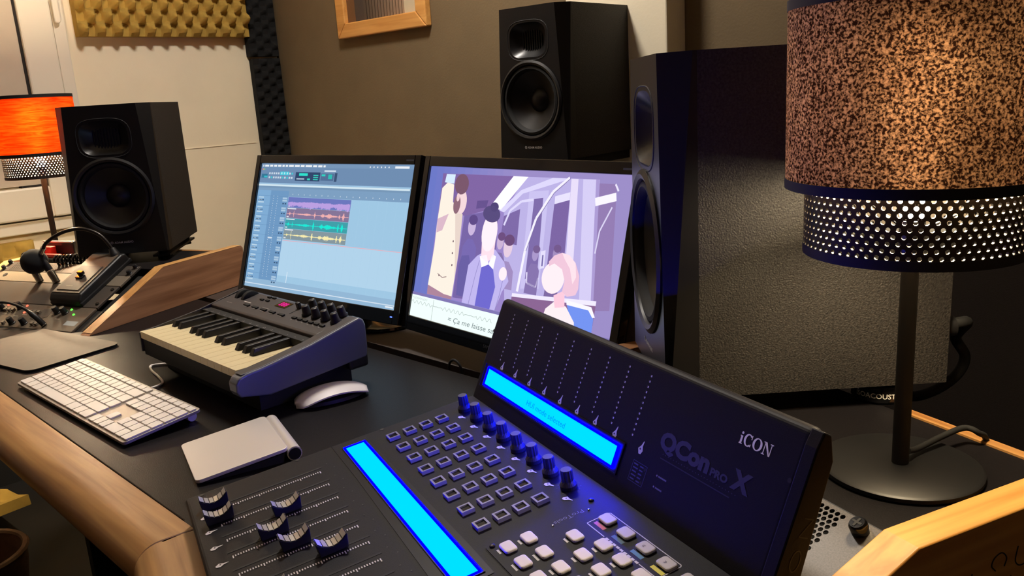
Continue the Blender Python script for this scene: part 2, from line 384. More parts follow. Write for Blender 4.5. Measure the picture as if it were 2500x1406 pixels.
p.rect(b - .075, a, b, .576, px(205, 190, 160), 3); p.poly([(b - .11, .15), (b - .095, .10), (b - .085, .576), (b - .105, .576)], px(190, 175, 145), 4)
obj('print', p, 'print', t, (0, -.008, 0), (rad(90), 0, 0), label='brown abstract print')

# ================================================================== DESK
desk = thing('studio_desk', 'black topped studio desk with rounded oak front rail', 'desk', (0, 0, 0))
tp = [(-1.72, .3205), (-.853, .3205), (-.853 + .93 * .62, .3205 - .36 * .62), (-.05, .68), (-.22, .829), (-2.02, .829), (-2.33, .30), (-2.20, .10)]
obj('desktop', MB().prism(tp, -.030, 0), 'laminate', desk, bevel=.0015)
def rail_prof(y0):
    P = [(y0, 0), (y0 - .034, 0)]
    for i in range(1, 10):
        a = PI / 2 + PI / 2 * i / 9; P.append((y0 - .034 + .0305 * math.cos(a), -.0300 + .0300 * math.sin(a)))
    P += [(y0 - .0625, -.038), (y0 - .058, -.048), (y0 - .048, -.058), (y0 - .030, -.060), (y0, -.060)]
    return P
def rail_mb(L0, L1): return MB().prism(rail_prof(0.0), L0, L1, axis=0)
obj('front_rail', rail_mb(-.93, .029), 'oak', desk, (-.853, .319, .0005), smooth=True)
obj('front_rail', rail_mb(0.003, .66), 'oak', desk, (-.8235, .3185, .0005), (0, 0, rad(-17)), smooth=True)
obj('rail_joint', MB().prism([(p[0] * 1.006, p[1] * 1.004 + .0006) for p in rail_prof(0.0)], 0, .0026, axis=0), 'leather', desk, (-.825, .3185, 0), (0, 0, rad(-8)))
obj('support_panel', MB().box(-2.16, -2.13, .56, .82, ZF, -.031), 'black_m', desk)
obj('support_panel', MB().box(-.60, -.57, .32, .80, ZF, -.031), 'black_m', desk)
obj('modesty_panel', MB().box(-2.13, -.60, .80, .815, -.55, -.031), 'black_m', desk)
rs = thing('monitor_shelf', 'dark brown shelf behind the desk carrying both monitors', 'shelf', (0, 0, 0))
obj('board', MB().box(-2.02, -.62, .852, 1.32, -.028, -.001), 'laminate_b', rs, bevel=.001)
obj('support', MB().box(-1.9, -1.87, .87, 1.30, ZF, -.0285), 'black_m', rs)
obj('support', MB().box(-.75, -.72, .87, 1.30, ZF, -.0285), 'black_m', rs)

# ================================================================== RACK CABINETS
TAN = .098 / .207; SL = math.atan(TAN)
def rack(name, label, loc, rz, near, far, wmats):
    t = thing(name, label, 'rack cabinet', loc, rz)
    prof = [(-.012, .0005), (-.006, .004), (.207, .098), (.462, .098), (.468, .092), (.468, .0005)]
    for x0, x1, me in ((near[0], near[1], wmats[0]), (far[0], far[1], wmats[1])):
        p_ = obj('side_panel', MB().prism(prof, x0, x1, axis=0), me[0], t, bevel=me[3], seg=4)
        # oak edge band on the profile top
        eb = MB(); e = .0008
        top = [(-.006, .004), (.207, .098), (.462, .098)]
        for (ya, za), (yb, zb) in zip(top[:-1], top[1:]):
            dy, dz = yb - ya, zb - za; L = math.hypot(dy, dz); ny, nz = -dz / L * e, dy / L * e
            i0, i1 = x0 + me[2], x1 - me[2]
            eb.add([(i0, ya + ny, za + nz), (i1, ya + ny, za + nz), (i1, yb + ny, zb + nz), (i0, yb + ny, zb + nz)], [(0, 1, 2, 3)])
        if me[1]: obj('edge_band', eb, me[1], p_)
    xi0, xi1 = min(near[1], far[1]), max(near[0], far[0])
    obj('shelf', MB().box(xi0, xi1, .210, .412, .074, .0915), 'laminate', t, bevel=.0015)
    obj('rear_trim', MB().box(max(xi0, xi1 - .165), xi1, .4125, .424, .074, .0925), 'oak', t)
    obj('back_board', MB().box(xi0, xi1, .30, .312, .0005, .0735), 'black_m', t)
    obj('rack_rail', MB().box(xi0 + .0005, xi0 + .016, -.004, .205, -.020, -.0105, Matrix.Rotation(SL, 4, 'X')), 'black_m', t)
    obj('rack_rail', MB().box(xi1 - .038, xi1 - .0005, -.004, .205, -.020, -.0105, Matrix.Rotation(SL, 4, 'X')), 'black_m', t)
    return t
LR = (-1.783, .5535, 0); RR = (-.278, .393, 0)
rack('rack_cabinet', 'sloped rack cabinet with walnut side beside the small music keyboard', LR, rad(21), (-.026, 0), (-.535, -.508), (('walnut', 'oak_y', 0, .0), ('walnut', 'oak_gold', 0, .0)))
rackR = rack('rack_cabinet', 'sloped rack cabinet with golden oak side under the brown lamp', RR, rad(-21), (-.003, .029), (-.508, -.482), (('oak_gold', None, 0, .011), ('walnut', 'walnut_d', 0, 0)))
def rk(fr, rz, x, y, z=0):    # rack local -> world
    c, s_ = math.cos(rz), math.sin(rz); return Vector((fr[0] + x * c - y * s_, fr[1] + x * s_ + y * c, z))
RZL, RZR = rad(21), rad(-21)
def slope_thing(name, label, cat, fr, rz, x, s_, h=0.0, group=None):
    """thing whose local xy plane lies on the rack slope (x across, y up the slope)"""
    y, z = s_ * math.cos(SL) - h * math.sin(SL), s_ * math.sin(SL) + h * math.cos(SL)
    o = thing(name, label, cat, tuple(rk(fr, rz, x, y, z)), group=group)
    o.rotation_euler = (Matrix.Rotation(rz, 3, 'Z') @ Matrix.Rotation(SL, 3, 'X')).to_euler(); return o

# ================================================================== LEFT RACK EQUIPMENT
GX0, GX1 = -.507, -.066
def face_plate(t, w, h, m, th=.006): return obj('faceplate', MB().box(0, w, 0, h, -.004, th - .004), m, t, bevel=.0012)
def knob(parent, x, y, r, h, m='black', name='knob', z=.002, cap=None):
    k = obj(name, MB().lathe([(r * 1.05, 0), (r * 1.05, h * .12), (r * .92, h * .18), (r * .82, h * .93), (r * .74, h), (0.0, h)], 16), m, parent, (x, y, z), smooth=True)
    if cap: obj('cap', MB().lathe([(r * .7, 0), (r * .7, .0006), (0, .0006)], 16), cap, k, (0, 0, h))
    return k
def screw(parent, x, y, z, r=.006, h=.006, m='black_g', name='screw'):
    k = obj(name, MB().lathe([(r, 0), (r, h * .8), (r * .8, h), (0, h)], 20), m, parent, (x, y, z), smooth=True)
    obj('cross_slot', MB().box(-r * .6, r * .6, -r * .13, r * .13, h, h + .0003).box(-r * .13, r * .13, -r * .6, r * .6, h, h + .0004), 'black_m', k)
    return k
# mixer/preamp unit (2U)
t = slope_thing('channel_strip', 'rack channel strip with black knobs and red lights behind the mouse pad', 'audio unit', LR, RZL, GX0, .000)
face_plate(t, GX1 - GX0, .077, 'gear_brown')
obj('chassis', MB().box(.02, .46, .002, .075, -.030, -.0042), 'black_m', t)
obj('front_lip', MB().box(0, GX1 - GX0, -.006, -.0002, -.022, .001), 'black', t)
def gx(x): return x - GX0
for x, y in ((-.338, .054), (-.289, .062), (-.225, .014), (-.262, .012), (-.163, .055), (-.139, .055), (-.41, .055), (-.385, .014), (-.45, .02)):
    knob(t, gx(x), y, .0075, .016, cap='gear_grey' if x > -.17 else None)
for x0, y, n in ((-.326, .052, 3), (-.197, .013, 2), (-.287, .010, 1), (-.240, .050, 3), (-.43, .03, 3)):
    for k in range(n): obj('push_button', MB().box(-.004, .004, -.0035, .0035, 0, .006), 'gear_beige', t, (gx(x0 + .0125 * k), y, .002), bevel=.0008)
for x, y in ((-.337, .069), (-.276, .070), (-.262, .048), (-.254, .031), (-.36, .036)):
    obj('red_light', MB().lathe([(.003, 0), (.0022, .002), (0, .0028)], 12), 'led_red', t, (gx(x), y, .002), smooth=True, label='small glowing red light')
for x, y in ((-.131, .067), (-.110, .052)):
    obj('green_light', MB().lathe([(.003, 0), (.0022, .002), (0, .0028)], 12), 'led_green', t, (gx(x), y, .002), smooth=True, label='small glowing green light')
p = Paint(); p.rect(gx(-.110), .018, gx(-.075), .032, px(150, 160, 165), 1)
for k in range(10): p.rect(gx(-.35 + .022 * k), .035 + .006 * (k % 3), gx(-.335 + .022 * k), .0362 + .006 * (k % 3), px(190, 180, 160), 1)
obj('legend', p, 'print', t, (0, 0, .0021))
obj('meter_window', MB().prism([(gx(-.225), .030), (gx(-.212), .062), (gx(-.185), .066), (gx(-.180), .040), (gx(-.205), .026)], .002, .0026), 'gear_grey', t)
# short patch lead arching over the strip
A = rk(LR, RZL, -.155, .018, .030); B = rk(LR, RZL, -.262, .075, .085); C_ = rk(LR, RZL, -.43, .0, .0)
def rks(x, s_, h): return rk(LR, RZL, x, s_ * math.cos(SL) - h * math.sin(SL), s_ * math.sin(SL) + h * math.cos(SL))
t = thing('patch_cable', 'short black patch cable arching over the channel strip knobs', 'cable')
pa = smooth_path([rks(-.160, .013, .003), rks(-.172, .014, .026), rks(-.200, .018, .046), rks(-.255, .022, .054), rks(-.33, .018, .046), rks(-.42, .010, .022), rks(-.47, .004, .008)], 8)
obj('lead', MB().tube(pa[8:], .0030), 'rubber', t, smooth=True)
obj('jack_plug', MB().tube(pa[:14], [.0062] * 11 + [.005, .004, .0032]), 'black', t, smooth=True)
obj('plug_tip', MB().tube([pa[0], pa[0] + (pa[1] - pa[0]) * .6], .0066), 'chrome', t, smooth=True)
# grey blank, beige panel, vent unit
t = slope_thing('rack_blank', 'plain grey blank rack panel above the channel strip', 'rack panel', LR, RZL, GX0, .0785)
face_plate(t, GX1 - GX0, .0735, 'gear_grey')
for x in (.009, GX1 - GX0 - .009):
    for y in (.012, .061): screw(t, x, y, .002, .004, .003)
t = slope_thing('patch_bay', 'champagne coloured patch panel with two plugs in it', 'rack panel', LR, RZL, GX0, .1535)
face_plate(t, GX1 - GX0, .0365, 'gear_beige')
for x in (.039, .30, .36): obj('socket', MB().lathe([(.006, 0), (.0058, .0012), (.0035, .0014), (0, .0002)], 16), 'dark_gap' if x < .1 else 'metal_dark', t, (x, .0215, .002), smooth=True)
obj('socket_cover', MB().box(.275, .305, .006, .014, .002, .006), 'gear_beige', t, bevel=.001)
def jack(label, x, tip_s, lean):
    t = thing('jack_plug', label, 'plug', group='plugs in the patch panel')
    a = rks(x, tip_s, .002); d = (rks(x + lean[0], tip_s + lean[1], lean[2]) - a).normalized()
    obj('barrel', MB().tube([a, a + d * .026, a + d * .030], [.0085, .0085, .0075]), 'chrome', t, smooth=True)
    obj('sleeve', MB().tube([a + d * .0305, a + d * .046, a + d * .060], [.0085, .0080, .0058]), 'black', t, smooth=True)
    return a + d * .060, d
e1, d1 = jack('silver and black jack plug nearer the yellow foam', -.326, .158, (-.35, .25, 1.0))
e2, d2 = jack('silver and black jack plug nearer the microphone base', -.271, .158, (-.35, .25, 1.0))
t = thing('patch_lead', 'black lead looping between the two jack plugs', 'cable')
md = (e1 + e2) / 2 + Vector((0, 0, .016))
obj('lead', MB().tube(smooth_path([e1, e1 + d1 * .012, md, e2 + d2 * .012, e2], 8), .0034), 'rubber', t, smooth=True)
t = slope_thing('vent_unit', 'dark ventilated rack unit with black thumb screws at the top of the slope', 'audio unit', LR, RZL, GX0, .1905)
face_plate(t, GX1 - GX0, .036, 'gear_grey')
vm = MB()
for i in range(26):
    for j in range(7): vm.box(.03 + .0072 * i, .0342 + .0072 * i, .004 + .0042 * j, .0062 + .0042 * j, .002, .0022)
vo = obj('vent_slots', vm, 'black_m', t); vo['kind'] = 'stuff'
for x in (.010, GX1 - GX0 - .010):
    for y in (.008, .030): knob(t, x, y, .006, .009, name='thumb_screw')
# talkback microphone
t = slope_thing('talkback_microphone', 'gooseneck talkback microphone on wedge base beside the walnut panel', 'microphone', LR, RZL, -.205, .079, .002)
prof = [(0, 0), (0, .016), (.012, .026), (.150, .030), (.162, .026), (.166, 0)]
obj('base', MB().prism(prof, 0, .096, axis=0), 'black', t, bevel=.005, seg=3)
obj('lit_top', MB().prism([(.014, .0262), (.014, .0272), (.148, .0312), (.148, .0302)], .006, .090, axis=0), 'gear_brown', t, bevel=.0004)  # brown top over black base puts lit top and dark sides into colour
obj('base_skirt', MB().box(-.001, .097, -.001, .167, -.001, .010), 'black', t, bevel=.003)
obj('top_plate', MB().box(.014, .082, .022, .105, .0272, .0286, Matrix.Rotation(rad(1.7), 4, 'X')), 'gear_grey', t, bevel=.0005)
obj('switch', MB().box(.038, .060, .058, .070, .030, .034).box(.041, .057, .066, .074, .034, .042), 'black_g', t, bevel=.001)
p = Paint(); p.line([(.030 + .0011 * i, .036 + .003 * math.sin(i * 1.9)) for i in range(22)], .0008, px(160, 150, 130), 1); obj('legend', p, 'print', t, (0, 0, .0296))
gp = smooth_path([(.075, .150, .026), (.066, .158, .050), (.045, .163, .078), (.012, .155, .098), (-.025, .135, .102), (-.062, .112, .090), (-.085, .098, .068)], 8)
obj('neck_socket', MB().tube(gp[:7], [.012, .012, .011, .010, .009, .008, .007]), 'black', t, smooth=True)
nk = MB().tube(gp[6:], .0042, 10); obj('gooseneck', nk, 'metal_dark', t, smooth=True)
obj('neck_tip', MB().tube(gp[-5:], .0060), 'chrome', t, smooth=True)
wsm = MB().lathe([(0, -.026), (.013, -.024), (.022, -.014), (.0265, 0), (.025, .013), (.017, .023), (.006, .027), (0, .0275)], 24, Matrix.Translation((-.108, .085, .052)) @ Matrix.Rotation(rad(60), 4, 'Y') @ Matrix.Scale(1.1, 4))
obj('windscreen', wsm, 'foam_b', t, smooth=True)
# coiled cable
t = thing('coiled_cable', 'black coiled cable lying behind the microphone base', 'cable')
c0 = rk(LR, RZL, -.335, .200, .106); c1 = rk(LR, RZL, -.245, .232, .108); pts = []
ax = (c1 - c0); ah = ax.normalized(); n1 = ah.cross(Vector((0, 0, 1))).normalized(); n2 = n1.cross(ah)
for i in range(220):
    a = 2 * PI * 10 * i / 219; pts.append(c0 + ax * (i / 219) + (n1 * math.cos(a) + n2 * math.sin(a)) * .0115)
obj('coil', MB().tube(pts, .0030, 8), 'black_g', t, smooth=True)
# things on the left shelf
zs = .092
t = thing('card_box', 'open black box with red cards in front of the small orange lamp', 'box', tuple(rk(LR, RZL, -.455, .262, zs)), RZL)
obj('tray', MB().box(0, .11, 0, .012, 0, .050), 'black', t, bevel=.005, seg=3)
obj('tray_rim', MB().box(.004, .106, -.0025, -.0003, .046, .0495), 'paper', t)
obj('tray_base', MB().box(0, .11, -.034, -.0003, 0, .012), 'black', t, bevel=.003)
obj('red_card', MB().box(.012, .050, -.020, -.004, .0125, .038), 'red', t, bevel=.002)
obj('red_card', MB().box(.020, .092, -.030, -.022, .0125, .022), 'red', t, bevel=.002)
t = thing('paper_stack', 'stack of pale papers and black booklets on the rack shelf', 'papers', tuple(rk(LR, RZL, -.343, .246, zs)), RZL)
for k, m in enumerate(('paper', 'black', 'paper', 'black', 'paper')):
    obj('sheet_bundle', MB().box(.001 * k, .083 - .003 * k, 0, .045, .0032 * k, .0032 * k + .003), m, t)
for k in range(4): obj('pen_cap', MB().tube([(.025 + .010 * k, -.002, .020), (.030 + .010 * k, .02, .020)], .0035), 'paper', t, smooth=True)

# ================================================================== RIGHT RACK VENT PANEL
t = slope_thing('rack_vent', 'speckled grey vent panel with round holes beside the golden oak side', 'rack panel', RR, RZR, -.480, .020, -.006)
PX, PY, HR, VW, VH = .0056, .0049, .00225, .4735, .2095
pl = MB(); x_lo, x_hi, y_lo, y_hi = .350, .350 + PX * 16.5, .128, .128 + PY * 16
for a0, a1, b0, b1 in ((0, VW, 0, y_lo), (0, VW, y_hi, VH), (0, x_lo, y_lo, y_hi), (x_hi, VW, y_lo, y_hi)):
    pl.add([(a0, b0, 0), (a1, b0, 0), (a1, b1, 0), (a0, b1, 0)], [(0, 1, 2, 3)])
holes = MB()
for j in range(16):
    off = PX * .5 if j % 2 else 0.0; b0 = y_lo + PY * j
    if off: pl.add([(x_lo, b0, 0), (x_lo + off, b0, 0), (x_lo + off, b0 + PY, 0), (x_lo, b0 + PY, 0)], [(0, 1, 2, 3)])
    else: pl.add([(x_hi - PX * .5, b0, 0), (x_hi, b0, 0), (x_hi, b0 + PY, 0), (x_hi - PX * .5, b0 + PY, 0)], [(0, 1, 2, 3)])
    for i in range(16):
        a0 = x_lo + off + PX * i; cx, cy = a0 + PX / 2, b0 + PY / 2
        lim = 15
        if i > lim:
            pl.add([(a0, b0, 0), (a0 + PX, b0, 0), (a0 + PX, b0 + PY, 0), (a0, b0 + PY, 0)], [(0, 1, 2, 3)]); continue
        N = 12; ci = []; sq = []
        for q in range(N):
            an = 2 * PI * (q + .5) / N; c, s_ = math.cos(an), math.sin(an); ci.append((cx + HR * c, cy + HR * s_, 0))
            mq = max(abs(c) / (PX / 2), abs(s_) / (PY / 2)); sq.append((cx + c / mq, cy + s_ / mq, 0))
        co = [(a0 + PX, b0 + PY, 0), (a0, b0 + PY, 0), (a0, b0, 0), (a0 + PX, b0, 0)]
        pl.add(ci + sq + co, [(q, N + q, N + (q + 1) % N, (q + 1) % N) for q in range(N) if q not in (1, 4, 7, 10)] + [(q, N + q, 2 * N + (1, 4, 7, 10).index(q), N + (q + 1) % N, (q + 1) % N) for q in (1, 4, 7, 10)])
        pl.add(ci + [(x, y, -.0016) for x, y, z in ci], [(q, (q + 1) % N, N + (q + 1) % N, N + q) for q in range(N)])
obj('perforated_sheet', pl, 'vent', t)
obj('edge', MB().box(0, VW, -.001, -.0002, -.004, 0).box(VW + .0002, VW + .0008, 0, VH, -.004, -.0002).box(0, VW, VH + .0002, VH + .001, -.004, -.0002), 'black', t)
obj('dark_chassis', MB().box(.01, VW - .002, .01, VH - .004, -.030, -.012), 'black_m', t)
screw(t, VW - .013, VH - .009, .0003, .0072, .010)
screw(t, VW - .013, .02, .0003, .0072, .010)
# engraved strokes on the outer oak side
for strokes in ([(.235, .062), (.232, .054), (.262, .050), (.266, .058)], [(.293, .052), (.288, .058), (.291, .064), (.299, .066), (.305, .060), (.303, .053)], [(.318, .066), (.316, .054), (.322, .048), (.331, .050), (.333, .062)], [(.300, .040), (.304, .030)], [(.312, .042), (.315, .030)]):
    obj('engraved_stroke', MB().tube(smooth_path([(.0291, y, z) for y, z in strokes], 5), .0006, 5), 'black_m', rackR)


# ================================================================== LOUDSPEAKERS
SW, SD, SH = .21, .290, .347
def holed_quad(mb, quad, hole, n=40):
    """quad: 4 (x,z) ccw; hole(angle)->(x,z) around centre; y=0 plane facing -y"""
    cx = sum(hole(2 * PI * i / 16)[0] for i in range(16)) / 16; cz = sum(hole(2 * PI * i / 16)[1] for i in range(16)) / 16
    ang = [2 * PI * i / n for i in range(n)] + [math.atan2(z - cz, x - cx) % (2 * PI) for x, z in quad]
    ang = sorted(set(round(a, 6) for a in ang)); inn, out = [], []
    for a in ang:
        dx, dz = math.cos(a), math.sin(a); best = None
        for k in range(4):
            (x0, z0), (x1, z1) = quad[k], quad[(k + 1) % 4]; ex, ez = x1 - x0, z1 - z0; det = dx * ez - dz * ex
            if abs(det) < 1e-12: continue
            t_ = ((x0 - cx) * ez - (z0 - cz) * ex) / det; u_ = ((x0 - cx) * dz - (z0 - cz) * dx) / det
            if t_ > 0 and -1e-6 <= u_ <= 1 + 1e-6 and (best is None or t_ < best): best = t_
        out.append((cx + dx * best, 0, cz + dz * best)); h = hole(a); inn.append((h[0], 0, h[1]))
    m = len(ang); mb.add(inn + out, [(i, (i + 1) % m, m + (i + 1) % m, m + i) for i in range(m)])
def sup(cx, cz, a, b, e):
    def f(t):
        c, s_ = math.cos(t), math.sin(t); r = (abs(c / a) ** e + abs(s_ / b) ** e) ** (-1.0 / e); return (cx + r * c, cz + r * s_)
    return f
def speaker(label, loc, rz, rot=None):
    t = thing('loudspeaker', label, 'loudspeaker', loc, rz, 'black two-way studio loudspeakers')
    c, c2, fy = .024, .004, .034; W2 = SW / 2
    ZW, RW, ZT = .136, .086, .272
    zm = ZW + RW + .012
    def xw(z): return W2 - (c2 + (c - c2) * z / SH)
    fb = MB()
    holed_quad(fb, [(-xw(0), 0), (xw(0), 0), (xw(zm), zm), (-xw(zm), zm)], sup(0, ZW, RW, RW, 2))
    wg = sup(0, ZT, .054, .040, 3.2)
    holed_quad(fb, [(-xw(zm), zm), (xw(zm), zm), (xw(SH), SH), (-xw(SH), SH)], wg)
    A = [(-xw(0), 0, 0), (xw(0), 0, 0), (xw(SH), 0, SH), (-xw(SH), 0, SH)]
    B = [(-W2, c2, 0), (W2, c2, 0), (W2, .030, SH), (-W2, .030, SH)]
    C_ = [(-W2, fy, 0), (W2, fy, 0), (W2, fy, SH), (-W2, fy, SH)]
    fb.add(A + B + C_, [(k, 4 + k, 4 + (k + 1) % 4, (k + 1) % 4) for k in range(4)] + [(4 + k, 8 + k, 8 + (k + 1) % 4, 4 + (k + 1) % 4) for k in range(4)])
    obj('front_baffle', fb, 'baffle', t)
    obj('cabinet', MB().box(-W2, W2, fy + .0002, SD, 0, SH), 'vinyl', t)
    # tweeter waveguide
    N = 40; vs = []; rings = [(1.0, 0.0), (.93, .004), (.70, .014), (.55, .020)]
    for k, d in rings:
        for i in range(N):
            x, z = wg(2 * PI * i / N); vs.append((x * k, d, ZT + (z - ZT) * (k if k > .9 else k * (1.0 if k > .6 else .9))))
    fs = [(k * N + i, (k + 1) * N + i, (k + 1) * N + (i + 1) % N, k * N + (i + 1) % N) for k in range(3) for i in range(N)]
    wgo = obj('tweeter_waveguide', MB().add(vs, fs), 'baffle', t, smooth=True)
    rm = MB(); vs = []
    for k, d in ((1.10, -.0001), (1.12, -.0008), (1.14, -.0001)):
        for i in range(N):
            x, z = wg(2 * PI * i / N); vs.append((x * k, d, ZT + (z - ZT) * k))
    rm.add(vs, [(k * N + i, (k + 1) * N + i, (k + 1) * N + (i + 1) % N, k * N + (i + 1) % N) for k in range(2) for i in range(N)])
    obj('waveguide_groove', rm, 'black_m', wgo)
    rib = MB().box(-.032, .032, .0202, .024, ZT - .028, ZT + .028)
    for k in range(9): rib.box(-.028 + .0068 * k, -.0255 + .0068 * k, .017, .0202, ZT - .024, ZT + .024)
    obj('ribbon_tweeter', rib, 'black_m', t)
    Tm = Matrix.Translation((0, 0, ZW))
    obj('woofer_ring', MB().ring([(RW + .006, 0), (RW + .006, -.002), (RW + .001, -.005), (RW - .004, -.003), (RW - .006, .004), (RW - .002, .010)], 48, Tm, 'Y'), 'black', t, smooth=True)
    sur = [(RW - .004, .006), (RW - .008, -.001), (RW - .013, -.002), (RW - .017, .002), (RW - .019, .009)]
    obj('surround', MB().add(*lathe_open(sur, 48, Tm)), 'rubber', t, smooth=True)
    obj('cone', MB().add(*lathe_open([(RW - .018, .008), (.050, .020), (.032, .030), (.026, .034)], 48, Tm)), 'cone', t, smooth=True)
    obj('dust_cap', MB().add(*lathe_open([(.027, .033), (.020, .026), (.010, .0215), (.0005, .0205)], 32, Tm)), 'cone', t, smooth=True)
    p = Paint(); p.text('ADAM AUDIO', -.016, .0255, .0068, px(210, 208, 205), 1, bold=.0001)
    p.ell(-.0215, .028, .0032, .0032, px(190, 188, 186), 1); p.ell(-.0215, .028, .0018, .0018, px(60, 60, 62), 2)
    obj('brand_mark', p, 'print', t, (0, -.0003, 0), (rad(90), 0, 0), label='small white maker lettering')
    return t
def lathe_open(prof, seg, mtx):
    vs = []
    for r, h in prof:
        for i in range(seg):
            a = 2 * PI * i / seg; vs.append(mtx @ Vector((r * math.cos(a), h, r * math.sin(a))))
    fs = [(k * seg + i, (k + 1) * seg + i, (k + 1) * seg + (i + 1) % seg, k * seg + (i + 1) % seg) for k in range(len(prof) - 1) for i in range(seg)]
    return vs, fs
SPL = (-2.0275, .7266, .1165); SPM = (-1.3494, 1.4497, .2764); SPR = (-.5336, .750, .1165)
speaker('black loudspeaker on the small rack shelf stand in front of the orange lamp', SPL, rad(52))
speaker('black loudspeaker raised behind the two monitors', SPM, rad(4))
speaker('large black loudspeaker standing closest, beside the brown lamp', SPR, rad(-45))
def sp_pt(sp, rz, x, y, z): return Vector((sp[0] + x * math.cos(rz) - y * math.sin(rz), sp[1] + x * math.sin(rz) + y * math.cos(rz), z))
# stand under left speaker
t = thing('speaker_stand', 'low black isolation stand under the speaker by the orange lamp', 'stand', (SPL[0], SPL[1], .0918), rad(52))
for x in (-.08, .08):
    for y in (.05, .24):
        obj('post', MB().lathe([(.017, 0), (.017, .004), (.014, .006), (.014, .017), (.017, .019), (.017, .0244)], 20), 'rubber', t, (x, y, 0), smooth=True)
obj('base_rail', MB().box(-.10, -.06, .02, .27, .0080, .0130), 'black', t); obj('base_rail', MB().box(.06, .10, .02, .27, .0080, .0130), 'black', t)
obj('cross_bar', MB().box(-.0595, .0595, .12, .15, .0082, .0128), 'black', t)
# pucks under right speaker
for x, y, lab in ((.070, .238, 'black isolation puck with white lettering at the rear corner of the near speaker'), (-.070, .265, 'black isolation puck under the far rear corner of the near speaker'), (.070, .045, 'black isolation puck under the near front corner of the near speaker'), (-.070, .045, 'black isolation puck under the far front corner of the near speaker')):
    q = sp_pt(SPR, rad(-45), x, y, .0918)
    t = thing('isolation_puck', lab, 'isolation puck', tuple(q), rad(-45), 'isolation pucks under the near speaker')
    obj('body', MB().lathe([(.027, 0), (.030, .003), (.030, .017), (.028, .020), (0, .020)], 32), 'black_g', t, smooth=True)
    obj('top_cap', MB().lathe([(.024, .0202), (.026, .0215), (.026, .0238), (.024, .0245), (0, .0245)], 32), 'metal_dark', t, smooth=True)
    if x > 0 and y < .25 and y > .1:
        p = Paint(); vs, fs = text_mesh('ISOACOUSTICS', .0075, .0001); w = max(v.x for v in vs)
        P = []
        for v in vs:
            a = rad(-25) + (v.x / w - .5) * rad(100); P.append((.0303 * math.cos(a), .0303 * math.sin(a), .0075 + v.y))
        p.add(P, fs); p.c += [px(225, 222, 215)] * len(P); obj('lettering', p, 'print', t)
t = thing('speaker_plinth', 'black stand column behind the monitors under the middle speaker', 'stand', (SPM[0], SPM[1], ZF), rad(4))
obj('base_plate', MB().box(-.14, .14, .02, .28, 0, .02), 'black_m', t); obj('column', MB().box(-.04, .04, .10, .18, .0205, SPM[2] - ZF - .021), 'black_m', t)
obj('top_plate', MB().box(-.10, .10, .01, .28, SPM[2] - ZF - .0205, SPM[2] - ZF - .0003), 'black_m', t)
# cable from right speaker back
t = thing('speaker_cable', 'thick black cable arching out of the back of the nearest speaker', 'cable')
q0 = sp_pt(SPR, rad(-45), .085, SD, .17)
obj('cable', MB().tube(smooth_path([q0, q0 + Vector((.020, .020, .004)), (-.272, .965, .140), (-.262, .968, .118), (-.272, .965, .092), (-.300, .950, .070), (-.36, .93, .05), (-.42, .95, -.1)], 10), .0058), 'rubber', t, smooth=True)
obj('connector', MB().tube([q0, q0 + Vector((.010, .010, .001))], .011, 16), 'black', t, smooth=True)

